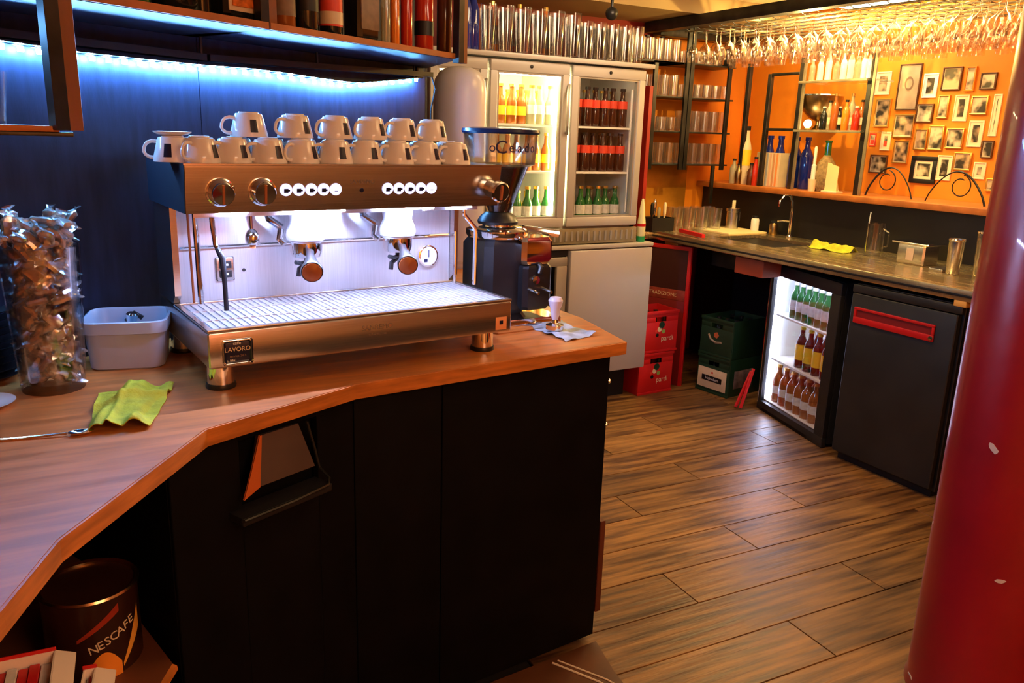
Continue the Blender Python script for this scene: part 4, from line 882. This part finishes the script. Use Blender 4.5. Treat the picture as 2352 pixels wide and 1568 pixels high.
G().bev(-.014, .014, -.003, .003, .118, .178, .002).build('scoop', 'cream', cn); G().tube([(.044, 0, .11), (.062, 0, .10), (.060, 0, .05), (.042, 0, .035)], .004, 6).build('handle', 'steel', cn)
for i, (x, y, m, h) in enumerate(((3.87, 3.80, 'cer', .105), (3.89, 3.66, 'copper', .085))):
    t = thing('sugar_shaker', ['white shaker right of the steel canister', 'brass shaker left of the tap'][i], 'shaker', (x, y, ZS)); G().lathe([(.024, 0), (.026, .004), (.026, h * .75), (.020, h * .85)], seg=18).build('body', m, t); G().lathe([(.021, h * .85), (.019, h), (0, h * 1.02)], seg=18).build('lid', 'dark', t)
tag(G().bev(3.56, 3.88, 3.70, 4.02, ZS, ZS + .012, .003).build('cutting_board', 'board', rot=None), 'pale yellow cutting board under the canister on the steel counter', 'board')
for o in (cn,): o.location.z += .0125
rbd = tag(G().bev(-.14, .14, -.012, .012, 0, .022, .002).build('red_strip', 'red', loc=(3.30, 3.74, .9365), rot=(0, 0, R(78))), 'red plastic strip along the front of the steel counter', 'strip')
cloth('yellow_cloth', 'crumpled yellow cloth on the steel counter right of the tap', [(3.62, 2.90), (3.62, 3.15), (3.76, 3.18), (3.76, 2.92)], ZS, 'rag', .018, 3, nu=22, nv=22)
pt = thing('glass_jug', 'tall clear glass jug on the steel counter left of the metal ice container', 'jug', (3.72, 2.80, ZS)); G().lathe([(0, .003), (.044, 0), (.046, .01), (.044, .17), (.042, .17), (.042, .014), (0, .012)], seg=22, cap=False).build('jug_body', 'glass', pt); G().tube([(-.02, .03, .165), (-.015, .03, .225)], .006, 6).build('stirrer', 'chrome', pt)
G().tube([(.0, -.045, .145), (.0, -.08, .13), (.0, -.08, .06), (.0, -.045, .045)], .005, 6).build('handle', 'glass', pt)
ic = thing('ice_container', 'square steel food container with a rim on the steel counter', 'container', (3.70, 2.53, ZS))
G().bev(-.06, .06, -.075, .075, 0, .10, .008).build('body', 'steel', ic); G().bev(-.075, .075, -.10, .10, .10, .108, .003).build('rim', 'chrome', ic); G().bev(-.062, -.06, -.02, .02, .02, .08, .0005).build('paper_label', 'cream', ic)
for i, (x, y, h, n) in enumerate(((3.58, 2.26, .16, 1), (3.66, 2.18, .20, 1), (3.62, 2.10, .23, 1))):
    t = thing('cocktail_shaker', ['shorter steel shaker, left of the three by the red column', 'middle steel shaker of the three by the red column', 'tallest steel shaker, nearest the red column'][i], 'shaker', (x, y, ZS)); G().lathe([(.026, 0), (.029, .004), (.036, h), (.034, h), (.027, .01), (0, .01)], seg=24, cap=False).build('cup', 'steel', t); G().lathe([(.0365, h - .008), (.038, h - .003), (.036, h + .001)], seg=24, cap=False).build('rim', 'chrome', t)
wt_ = thing('steel_tray', 'narrow steel tray left of the shakers', 'tray', (3.62, 2.34, ZS)); G().bev(-.05, .05, -.035, .035, 0, .012, .003).build('tray_body', 'steel', wt_)

# under the counter
a = on_z(1497, 563, .86); bq = (3.268, 3.672); 
rb_ = thing('red_framed_board', 'dark board in a red frame standing under the counter behind the red crates', 'board', (3.283, 3.70, 0), math.atan2(4.10 - 3.70, 3.10 - 3.283))
LN = .44
G().box(.02, LN, -.004, .004, .0, .845).build('dark_panel', mat('maroon_panel', (.05, .010, .010), .4), rb_)
for q in ((0, LN, .845, .868), (0, .022, .0, .845)): G().bev(q[0], q[1], -.010, .010, q[2], q[3], .002).build('frame_bar', 'red', rb_)
G().bev(.022, LN, -.009, .009, .535, .60, .002).build('cross_bar', mat('printed_red_bar', (.34, .05, .03), .5, var=.3, vscale=30), rb_); G().bev(.022, LN, -.008, .008, .0, .534, .002).build('red_lower_panel', 'redd', rb_)
text('TRADIZIONE', .032, 'cream', rb_, (.17, .0095, .568), (R(90), 0, R(180)), ext=.0003)
ob = thing('orange_block', 'small orange block fixed under the left end of the steel counter', 'block', (3.26, 3.85, .845)); G().bev(-.02, .02, -.06, .06, 0, .042, .002).build('block', mat('orange_block', (.62, .24, .05), .5), ob)
rx = thing('red_drawer_box', 'blurred red box hanging under the steel counter left of the lit fridge', 'box', (3.34, 3.21, .785)); G().bev(-.09, .05, -.11, .10, 0, .09, .003).build('box_body', mat('brownish_red_box', (.42, .07, .03), .5, var=.2), rx); G().bev(-.085, .045, -.105, .095, .0905, .0945, .001).build('lid', 'black', rx)
ob2 = thing('orange_block', 'small orange block under the counter next to the red column', 'block', (3.215, 1.975, .862)); G().bev(-.012, .02, -.035, .02, 0, .025, .002).build('block', mat('orange_block2', (.75, .40, .08), .5), ob2)
def crate(label, loc, rz, w, d, h, m, kind, word):
    t = thing('bottle_crate', label, 'crate', loc, rz)
    g = G(); th = .008
    g.bev(0, w, d - th, d, .0, h, .002); g.bev(0, th, th, d - th, 0, h, .002); g.bev(w - th, w, th, d - th, 0, h, .002); g.bev(th, w - th, th, d - th, 0, .008, .001)
    hx0, hx1, hz0, hz1 = w * .33, w * .67, h * .74, h * .86
    for q in ((0, w, 0, hz0), (0, w, hz1, h), (0, hx0, hz0, hz1), (hx1, w, hz0, hz1)): g.bev(q[0], q[1], 0, th, q[2], q[3], .0012)
    g.bev(-.004, w + .004, -.004, .0, h - .018, h, .001); g.bev(-.004, w + .004, -.004, .0, 0, .014, .001)
    g.build('crate_body', m, t)
    G().box(th, w - th, d * .5, d * .5 + .004, .01, h * .9).build('divider', m, t)
    for i in range(3):
        for j in range(2):
            bx_, by_ = w * (.22 + .28 * i), d * (.3 + .42 * j)
            o = BT.put(Vector(loc) + Matrix.Rotation(rz, 3, 'Z') @ Vector((bx_, by_, .009)), rz, 'dark bottle standing in the ' + kind, 'bottles in the ' + kind)
    return t
BT = Pool(lambda: bottle('crate_bottle', '', 'bblack', .215, .027, .011, 'dsteel', None, sh=.6, seg=12))
def red_print(t, w):
    for x, z, r, m in ((w * .52, .165, .022, 'green'), (w * .46, .14, .016, 'cream'), (w * .58, .125, .013, mat('leaf_green', (.25, .4, .08), .5)), (w * .40, .105, .012, 'dark'), (w * .36, .13, .008, 'lred')):
        G().lathe([(r, 0), (r, .0012)], seg=9).build('printed_fruit', m, t, loc=(x, -.0002, z), rot=(R(90), 0, 0))
    text('pardi', .045, 'cream', t, (w * .70, -.0012, .082), FRONT, ext=.0003)
c = crate('upper red plastic crate with fruit print, stacked beside the cooler', (2.925, 3.655, .256), R(1), .255, .20, .25, 'red', 'upper red crate', ''); red_print(c, .255)
c = crate('lower red plastic crate with fruit print, on the floor beside the cooler', (2.905, 3.650, 0), R(3), .265, .20, .253, 'red', 'lower red crate', ''); red_print(c, .265)
GC = Vector((3.375, 3.392, 0)); GR = R(-83)
def green_crate(label, z, kind):
    w, d, h = .24, .30, .232
    # local x runs from the far corner towards the near corner, so the printed side faces the aisle
    o = (3.345, 3.632, z)
    t = crate(label, o, GR, w, d, h, 'green', kind, '')
    return t, w, d, h
t, w, d, h = green_crate('upper dark green crate with a red star emblem, left of the lit fridge', .234, 'upper green crate')
em = G().lathe([(.020, 0), (.020, .0012)], seg=5).build('star_emblem', mat('faded_star', (.55, .14, .05), .5), t, loc=(w * .5, -.0002, .130), rot=(R(90), 0, 0))
G().tube([(w * .26, -.001, .128), (w * .34, -.001, .098), (w * .5, -.001, .085), (w * .68, -.001, .092)], .007, 6).build('emblem_ribbon', mat('faded_ribbon', (.36, .28, .2), .5), t)
t, w, d, h = green_crate('lower dark green crate with a cream printed label, left of the lit fridge', 0, 'lower green crate')
lb = G().bev(.012, w - .012, -.0055, -.0042, .03, .155, .002).build('label', 'cream', t)
G().bev(.045, w - .045, -.0068, -.0054, .075, .108, .003).build('label_bar', 'dark', lb); text('Heineken', .026, 'white', lb, (w * .5, -.0074, .091), FRONT, ext=.0002); G().lathe([(.008, 0), (.008, .0008)], seg=5).build('red_star', 'lred', lb, loc=(w * .5, -.0056, .130), rot=(R(90), 0, 0))
l2 = G().bev(w + .0008, w + .002, .05, .22, .05, .16, .001).build('side_label', mat('faded_side_label', (.22, .16, .16), .5, var=.5, vscale=30), t)
# red tongs
tg = thing('red_tongs', 'red plastic tongs leaning against the lit fridge on the floor', 'tongs', (0, 0, 0)); G().tube([(3.293, 3.235, .010), (3.40, 3.245, .21)], .010, 6).build('arm', 'red', tg); G().tube([(3.302, 3.205, .010), (3.405, 3.235, .225)], .010, 6).build('arm', 'red', tg)

# lit bottle fridge
g2 = Vector((3.257, 2.592, 0)); g1 = Vector((3.425, 3.202, 0)); gd = (g2 - g1); GW = gd.length; ga_ = math.atan2(gd.y, gd.x)
gf = thing('bottle_fridge', 'black glass door fridge lit white inside under the steel counter', 'fridge', (*g1.xy, 0), ga_)
# local x from the left edge to the right edge, local y into the fridge
DP = .34; HH = .845
g = G(); g.box(0, .018, .03, DP, .02, HH); g.box(GW - .018, GW, .03, DP, .02, HH); g.box(.018, GW - .018, DP - .02, DP, .02, HH); g.box(.018, GW - .018, .03, DP - .02, HH - .04, HH); g.box(.018, GW - .018, .03, DP - .02, .02, .055); g.build('cabinet', 'fblack', gf)
g = G(); g.box(.0185, .024, .03, DP - .022, .056, HH - .042); g.box(GW - .024, GW - .0185, .03, DP - .022, .056, HH - .042); g.box(.024, GW - .024, DP - .028, DP - .0215, .056, HH - .042); g.box(.024, GW - .024, .03, DP - .028, .0555, .060); g.build('liner', 'fin', gf)
g = G()
for q in ((0, GW, 0, .052), (0, GW, .785, HH), (0, .030, .052, .785), (GW - .075, GW, .052, .785)): g.bev(q[0], q[1], 0, .028, q[2], q[3], .003)
dr_ = g.build('door', 'fblack', gf); G().box(.030, GW - .075, .010, .014, .052, .785).build('pane', 'pane', dr_); G().bev(.004, .012, -.003, .001, .04, .80, .001).build('chrome_strip', 'chrome', dr_)
G().bev(.05, .5, .0, .01, .0, .019, .001).build('plinth', 'black', gf); G().box(.02, GW - .02, .05, DP, .0, .0195).build('base', 'black', gf)
for z in (.300, .555): G().bev(.026, GW - .03, .035, DP - .03, z, z + .012, .002).build('shelf', 'fin', gf)
G().bev(.030, .040, .035, .055, .08, .77, .002).build('light_tube', 'ledc', gf); G().bev(.06, GW - .1, .035, .05, .785, .797, .002).build('light_tube', 'ledc', gf)
def gfp(x, y, z): return Vector((g1.x, g1.y, 0)) + Matrix.Rotation(ga_, 3, 'Z') @ Vector((x, y, z))
BG = Pool(lambda: bottle('beer_bottle', '', 'bgreen', .195, .028, .012, 'lwhite', 'lwhite', (.045, .10), seg=12))
BK = Pool(lambda: bottle('beer_bottle', '', 'bblack', .225, .029, .012, 'lyel', 'lyel', (.045, .13), seg=12))
BA = Pool(lambda: bottle('cider_bottle', '', 'bamber', .215, .034, .013, 'gold', 'lwhite', (.05, .095), seg=12))
for j in range(2):
    for i in range(7): BG.put(gfp(.15 + .0575 * i, .075 + .10 * j, .5675), 0, 'green beer bottle with white label, %s from left, %s rank, lit fridge top shelf' % (nth[i], ['front', 'rear'][j]), 'green bottles, %s rank of the lit fridge' % ['front', 'rear'][j])
for j in range(2):
    for i in range(4): BK.put(gfp(.245 + .078 * i, .08 + .10 * j, .3125), 0, 'dark beer bottle, yellow label, %s from left, %s rank, lit fridge middle shelf' % (nth[i], ['front', 'rear'][j]), 'dark bottles, %s rank of the lit fridge' % ['front', 'rear'][j])
for j in range(2):
    for i in range(7): BA.put(gfp(.070 + .072 * i, .08 + .10 * j, .0605), 0, 'amber cider bottle, %s from left, %s rank, floor of the lit fridge' % (nth[i], ['front', 'rear'][j]), 'amber bottles, %s rank of the lit fridge' % ['front', 'rear'][j])
# solid charcoal fridge
sf = thing('solid_fridge', 'charcoal fridge with a long red recessed handle beside the lit fridge', 'fridge')
SY0_, SY1_ = 1.955, 2.492
G().bev(3.235, 3.62, SY0_, SY1_, .03, .868, .003).build('cabinet', 'plast', sf); G().bev(3.205, 3.234, SY0_ + .012, SY1_ - .004, .045, .825, .004).build('door', 'fblack', sf)
G().bev(3.207, 3.234, SY0_, SY1_, .830, .866, .003).build('top_rail', 'fblack', sf); G().box(3.24, 3.6, SY0_ + .02, SY1_ - .02, 0, .03).build('plinth', 'black', sf)
hd_ = G(); 
for q in ((2.055, 2.462, .752, .764), (2.055, 2.462, .690, .718), (2.055, 2.068, .718, .752), (2.449, 2.462, .718, .752)): hd_.bev(3.196, 3.2055, q[0], q[1], q[2], q[3], .002)
hh = hd_.build('handle_frame', 'red', sf); G().box(3.203, 3.2048, 2.068, 2.449, .718, .752).build('handle_recess', 'redd', hh)
hh.location.z = 0; G().lathe([(.010, 0), (.009, .004), (0, .005)], seg=14).build('lock', 'chrome', sf, loc=(3.196, 2.066, .706), rot=(0, R(-90), 0))

# ================================================================== BAR SHELF UNIT, BOTTLES
bu = thing('bar_display_rack', 'brown steel display rack with glass shelves standing on the wooden ledge', 'rack')
ZL = 1.2165
for y, z1 in ((4.05, 1.97), (3.865, 1.90), (3.615, 1.98), (3.13, 1.98)):
    G().bev(3.93, 3.955, y - .014, y + .014, ZL, z1, .001).build('upright', 'dsteel', bu)
for y, z1 in ((3.585, 1.98), (3.10, 1.98)): G().bev(3.925, 3.935, y - .008, y + .010, ZL, z1, .001).build('upright', 'brass', bu)
for z in (1.568, 1.895): G().bev(3.93, 3.95, 3.63, 3.85, z - .008, z + .008, .001).build('rung', 'dsteel', bu)
for z in (1.558, 1.835): G().bev(3.90, 4.12, 3.12, 3.60, z, z + .012, .002).build('glass_shelf', 'shelfg', bu); 
for z in (1.555, 1.832): G().bev(3.895, 3.905, 3.12, 3.60, z, z + .012, .001).build('shelf_edge', 'brass', bu)
def put_on(px_, X, z): d = ray(px_, 300); return Vector((X, d.y * X / d.x, z))
ITEMS = [('liquor_bottle', 'cream labelled bottle with a black cap at the left end of the ledge', 1718, 3.97, .37, .035, 'cream', 'lyel', (.12, .22), 'dark'),
 ('liquor_bottle', 'cobalt blue bottle, left of the two on the ledge', 1834, 4.05, .31, .040, 'bblue', None, (.1, .2), 'bblue'),
 ('liquor_bottle', 'cobalt blue bottle, right of the two on the ledge', 1860, 4.05, .31, .040, 'bblue', None, (.1, .2), 'bblue')]
for kind, lb, px_, X, h, r, body_, lab, lz, cap in ITEMS:
    p = put_on(px_, X, 0); stand(bottle(kind, lb, body_, h, r, .015, cap, lab, lz), p, ZL, R(-90))
for i, (px_, h, r, b_) in enumerate(((1694, .16, .026, 'bclear'), (1706, .13, .022, 'copper'), (1735, .14, .024, 'bbrown'), (1744, .18, .018, 'bred'))):
    p = put_on(px_, 3.93, 0); stand(bottle('small_bottle', ['small pale bottle at the far left of the ledge', 'small bronze flask on the ledge left of the cream bottle', 'small brown bottle on the ledge right of the cream bottle', 'small slim red bottle left of the striped box'][i], b_, h, r, .010, 'dark', None), p, ZL, R(-90))
p = put_on(1785, 4.03, 0); bxs = thing('striped_box', 'carton striped red, grey and orange holding two dark bottles on the ledge', 'box', (p.x, p.y, ZL), R(-90))
g = G(); g.box(-.10, .10, -.05, .05, 0, .004); 
for q in ((-.10, .10, -.05, -.047), (-.10, .10, .047, .05), (-.10, -.097, -.047, .047), (.097, .10, -.047, .047)): g.box(q[0], q[1], q[2], q[3], .004, .21)
g.build('carton', 'cream', bxs)
for i, c_ in enumerate(((.6, .5, .2), (.35, .36, .42), (.7, .2, .1), (.4, .42, .48), (.75, .45, .3), (.6, .3, .15), (.85, .3, .1))):
    G().box(-.094 + i * .027, -.094 + i * .027 + .015, -.0515, -.0500, .004, .206).build('stripe', mat('stripe_print', c_, .5), bxs)
for i in (-1, 1):
    q = Vector((p.x, p.y - .045 * i, 0)); stand(bottle('wine_bottle', 'dark blue bottle standing in the striped box, %s' % ('right one' if i > 0 else 'left one'), 'bblue', .31, .034, .016, 'bblue', None), q, ZL + .005, R(-90))
p = put_on(1880, 3.93, 0); cdl = thing('candle', 'white candle in a small cream cup on the ledge right of the blue bottles', 'candle', (p.x, p.y, ZL)); G().lathe([(.020, 0), (.026, .07), (.024, .07), (.019, .01), (0, .01)], seg=18, cap=False).build('cup', 'cream', cdl); G().lathe([(.014, .012), (.014, .15), (.009, .155), (.009, .25), (.004, .26), (0, .26)], seg=14).build('candle_stick', 'cer', cdl)
p = put_on(1908, 4.00, 0); jg = thing('straw_jug', 'straw covered round jug with dark neck on the ledge', 'jug', (p.x, p.y, ZL)); G().lathe([(.05, 0), (.062, .03), (.066, .10), (.052, .16), (.025, .20), (.020, .21)], seg=22).build('body', 'straw', jg); G().lathe([(.019, .205), (.017, .28), (.021, .285), (.021, .295), (0, .295)], seg=14).build('neck', 'bgreen', jg)
p = put_on(1928, 3.93, 0); 
cr_ = thing('menu_cards', 'cream menu cards in a small stand at the right of the straw jug', 'card holder', (p.x, p.y, ZL), R(-90)); G().bev(-.055, .055, -.03, .03, 0, .012, .002).build('stand', 'cream', cr_)
for i in range(3): G().add([(-.045, -.012 + .01 * i, .012), (.04, -.012 + .01 * i, .012), (.03 - .02 * i, .0 + .01 * i, .15), (-.05, .0 + .01 * i, .17), (-.045, -.010 + .01 * i, .012), (.04, -.010 + .01 * i, .012), (.03 - .02 * i, .002 + .01 * i, .15), (-.05, .002 + .01 * i, .17)], [(0, 1, 2, 3), (4, 7, 6, 5), (0, 4, 5, 1), (1, 5, 6, 2), (2, 6, 7, 3), (3, 7, 4, 0)]).build('card', 'board', cr_)
# bowl and lamp hung in the rack
p = put_on(1876, 4.075, 0); bw = thing('metal_bowl', 'large bronze punch bowl standing on the rack shelf', 'bowl', (4.075, p.y, 1.5705)); G().lathe([(.03, 0), (.035, .005), (.012, .03), (.012, .05), (.06, .075), (.115, .13), (.13, .18), (.133, .20), (.128, .20), (.11, .135), (.05, .09), (0, .08)], seg=36, cap=False).build('bowl_body', 'copper', bw); G().lathe([(.131, .195), (.137, .20), (.132, .205)], seg=36, cap=False).build('rim', 'chrome', bw)
p = put_on(1858, 3.93, 0); lm = thing('globe_lamp', 'small glowing globe lamp at the left of the lower glass shelf', 'lamp', (3.93, p.y + .015, 1.5705)); G().lathe([(.018, 0), (.018, .008), (.008, .012)], seg=14).build('base', 'gold', lm); G().ball((0, 0, .034), .024, 16).build('globe', 'bulb', lm)
cols_ = ['bblack', 'bclear', 'bamber', 'bblack', 'borange', 'bclear', 'bred', 'bamber']
ord_ = nth
for i, px_ in enumerate((1888, 1900, 1912, 1924, 1938, 1950, 1962, 1974)):
    p = put_on(px_, 3.925 + .03 * (i % 2), 0); stand(bottle('small_bottle', '%s small bottle from the left on the lower glass shelf of the rack' % ord_[i], cols_[i], .13 + .035 * (i % 3), .021, .008, ['lwhite', 'dark', 'gold'][i % 3], 'cream' if i % 2 else None, (.03, .07), seg=12), p, 1.5705, R(-90))
for i, px_ in enumerate((1850, 1868, 1886, 1904, 1920, 1936, 1952, 1966, 1980)):
    p = put_on(px_, 3.94 + .02 * (i % 2), 0); stand(bottle('small_bottle', '%s pale bottle from the left on the upper glass shelf of the rack' % ord_[i], 'cer' if i % 3 else 'bclear', .12 + .02 * (i % 3), .018, .008, 'lwhite', None, seg=12), p, 1.8475, R(-90))

# ================================================================== PHOTO WALL
PH = [(2009, 164, 2044, 218, 'mount'), (2060, 146, 2112, 254, 'frame'), (2117, 168, 2152, 225, 'white'), (2162, 153, 2208, 208, 'frame'), (2216, 152, 2240, 210, 'orange'), (2250, 166, 2288, 206, 'frame'),
 (2008, 226, 2043, 292, 'gold'), (2102, 238, 2142, 282, 'frame'), (2152, 218, 2178, 273, 'gold'), (2188, 217, 2222, 279, 'mount'), (2228, 220, 2268, 264, 'gold'), (2274, 215, 2294, 314, 'mount'),
 (2050, 262, 2098, 317, 'gold'), (1994, 306, 2010, 336, 'lred'), (2020, 302, 2044, 346, 'mount'), (2098, 296, 2128, 345, 'gold'), (2130, 288, 2166, 346, 'gold'), (2170, 294, 2212, 342, 'gold'), (2220, 276, 2256, 338, 'mount'), (2252, 322, 2280, 364, 'frame'),
 (1995, 355, 2036, 398, 'frame'), (2050, 322, 2086, 376, 'gold'), (2088, 358, 2150, 422, 'dark'), (2148, 356, 2184, 415, 'mount'), (2188, 350, 2230, 392, 'gold'), (2232, 372, 2262, 412, 'mount'), (2262, 410, 2290, 440, 'gold')]
row_w = lambda y: 'top' if y < 200 else ('second' if y < 255 else ('third' if y < 325 else 'bottom'))
desc = ['with a cream mount, first in the top row', 'large and tall, brown framed with a pencil portrait', 'with a bright white border in the top row', 'square, brown framed, fourth in the top row', 'narrow, orange framed in the top row', 'small, dark framed, last in the top row',
 'sepia, gilt framed, under the first of the top row', 'dark, square, brown framed, under the white bordered one', 'narrow, gilt framed, mid wall', 'with a tilted cream mount, mid wall', 'gilt framed group, right of the tilted cream one', 'tall, pale, cut by the red column',
 'gilt framed with a white lower strip, under the large portrait', 'tiny, red, beside the rack upright', 'small, red figure on a pale mount', 'gilt framed, below the dark square one', 'dark, tall, gilt framed in the centre', 'gilt framed couple right of the centre', 'pale mounted, tall, right part of the wall', 'small, dark framed by the red column',
 'dark framed, lowest at the left', 'grey, gilt framed above the left iron scroll', 'in a thick black frame with a wide cream mount', 'pale mounted, tall, right of the black framed one', 'gilt framed, above the right iron scroll', 'small, pale mounted, right of the right iron scroll', 'gilt framed, lowest beside the red column']
for i, (x0, y0_, x1, y1_, m) in enumerate(PH):
    cxp, cyp = (x0 + x1) / 2, (y0_ + y1_) / 2
    c = on_x(cxp, cyp, 4.238); l = on_x(x0, cyp, 4.238); r = on_x(x1, cyp, 4.238); tt = on_x(cxp, y0_, 4.238); bb = on_x(cxp, y1_, 4.238)
    w_, h_ = abs(l.y - r.y) * .96, abs(tt.z - bb.z) * .98
    t = thing('framed_photo', 'framed photo ' + desc[i], 'picture', (4.2495, c.y, c.z), R(-90), None)
    b = .007 if m != 'dark' else .024; dp = .012 if m not in ('white', 'mount', 'lred') else .006
    g = G()
    for q in ((-w_ / 2, w_ / 2, -h_ / 2, -h_ / 2 + b), (-w_ / 2, w_ / 2, h_ / 2 - b, h_ / 2), (-w_ / 2, -w_ / 2 + b, -h_ / 2 + b, h_ / 2 - b), (w_ / 2 - b, w_ / 2, -h_ / 2 + b, h_ / 2 - b)): g.bev(q[0], q[1], -dp, 0, q[2], q[3], .001)
    g.build('frame', m, t)
    mw_ = .016 if m in ('white', 'dark', 'mount') else .004
    G().box(-w_ / 2 + b, w_ / 2 - b, -dp * .5, -.0002, -h_ / 2 + b, h_ / 2 - b).build('mount', 'white' if m == 'white' else 'mount', t)
    k = b + mw_
    G().box(-w_ / 2 + k, w_ / 2 - k, -dp * .5 - .0012, -dp * .5 - .0001, -h_ / 2 + k * (1.6 if i == 12 else 1), h_ / 2 - k).build('print', photo_mat(i) if i != 1 else mat('pencil_portrait', (.62, .46, .28), .4, col2=(.40, .28, .17), vscale=9), t)
    if i in (13, 14): G().box(-w_ / 2 + k, w_ / 2 - k, -dp * .5 - .002, -dp * .5 - .0013, -h_ / 2 + k, 0).build('red_figure', 'lred', t)
G().lathe([(.020, 0), (.027, 0), (.027, .0006), (.020, .0006)], seg=24, cap=False, sy=1.35).build('pencil_outline', mat('pencil_line', (.25, .16, .09), .5), bpy.data.objects['framed_photo.001'], loc=(-.0, -.0086, .02), rot=(R(90), 0, 0))
# iron scrolls on the ledge
def scroll(name, label, yl, yr, flip):
    t = thing('iron_scroll', label, 'ornament', (3.97, 0, ZL)); n = 22; w_ = yl - yr
    pts = [(0, yl - w_ * i / n, .004 + .158 * math.sin(PI * i / n) ** .75 * (1 if i not in (0, n) else 0)) for i in range(n + 1)]
    G().tube(pts, [.0055 if (i < n * .5) != flip else .0035 for i in range(n + 1)], 6).build('arch', 'dark', t)
    cy_ = (yl + yr) / 2 + (.02 if not flip else -.02); sp_ = []
    for i in range(26):
        a = R(80 - i * 15) if not flip else R(80 - i * 15); q = .058 - .0009 * i; sp_.append((0, cy_ - q * math.cos(a) * (1 if not flip else 1), .090 + q * math.sin(a)))
    G().tube(sp_, .0032, 6).build('curl', 'dark', t); return t
scroll('a', 'black iron arch with a curl, left one on the ledge', 3.09, 2.80, False); scroll('b', 'black iron arch with a curl, right one on the ledge', 2.72, 2.40, True)

# ================================================================== HANGING GLASSES
rk = thing('hanging_glass_rack', 'dark ceiling rack with wire rails holding hanging stemware over the counter', 'rack')
G().bev(3.33, 3.40, 1.4, 4.38, 2.135, 2.195, .003).build('beam', 'dsteel', rk)
G().bev(3.40, 4.24, 4.30, 4.38, 2.12, 2.175, .002).build('cross_beam', 'dsteel', rk)
RX = [3.46, 3.57, 3.68, 3.79, 3.90, 4.01, 4.12]; RY = lin(1.95, 4.05, 22)
for x in RX:
    for s_ in (-.014, .014): G().tube([(x + s_, 1.85, 2.128), (x + s_, 4.12, 2.128)], .0028, 5).build('rail', 'brass', rk)
for y in lin(1.95, 4.05, 22):
    G().tube([(3.41, y + .045, 2.18), (3.415, y + .045, 2.145), (3.45, y + .045, 2.133), (4.2, y + .045, 2.133)], .0022, 5).build('wire_hook', 'dsteel', rk)
def mk_wine(h, r, nm):
    def f():
        t = G().lathe([(.030, 0), (.031, -.002), (.006, -.006), (.0035, -.012), (.0035, -h * .42), (.010, -h * .47), (r * .8, -h * .58), (r, -h * .75), (r * .86, -h)], seg=14, cap=False).build(nm, 'stem'); t['label'] = ''; t['category'] = 'glass'; return t
    return Pool(f)
WG = [mk_wine(.185, .036, 'wine_glass'), mk_wine(.20, .024, 'champagne_glass'), mk_wine(.17, .042, 'wine_glass')]
zn = ['front', 'second', 'third', 'fourth', 'fifth', 'sixth', 'rear']
for i, x in enumerate(RX):
    for j, y in enumerate(RY):
        if x > 3.98 and y > 3.7: continue
        k = (0, 2, 0, 1, 0, 2, 0)[i]
        WG[k].put((x, y + .012 * math.sin(j * 3 + i), 2.1325), 0, ('clear stemmed glass, %s from the right, hanging in the %s row of the ceiling rack' % (nth[j], zn[i]) if i < 2 else 'clear stemmed glass hanging upside down in the %s row of the ceiling rack' % zn[i]), 'stemware in the %s row of the ceiling rack' % zn[i])
# ceiling lamp above the rack
cl = thing('ceiling_light', 'bright warm rectangular ceiling light above the hanging glasses', 'light', (3.98, 3.22, 2.27)); G().bev(-.26, .24, -.40, .34, 0, .03, .004).build('housing', 'fwhite', cl); G().bev(-.24, .22, -.38, .32, -.006, 0, .002).build('diffuser', 'ceillamp', cl)

q = on_y(1405, 31, 3.72); sl = thing('ceiling_spotlight', 'small black spotlight on the ceiling over the glasses on the cooler', 'spotlight', (q.x, q.y, 2.30)); G().lathe([(.03, 0), (.03, -.008), (.008, -.010), (.008, q.z - 2.30 + .03)], seg=16).build('stem', 'plast', sl); G().ball((0, 0, q.z - 2.30), .034, 16).build('head', 'plast', sl)
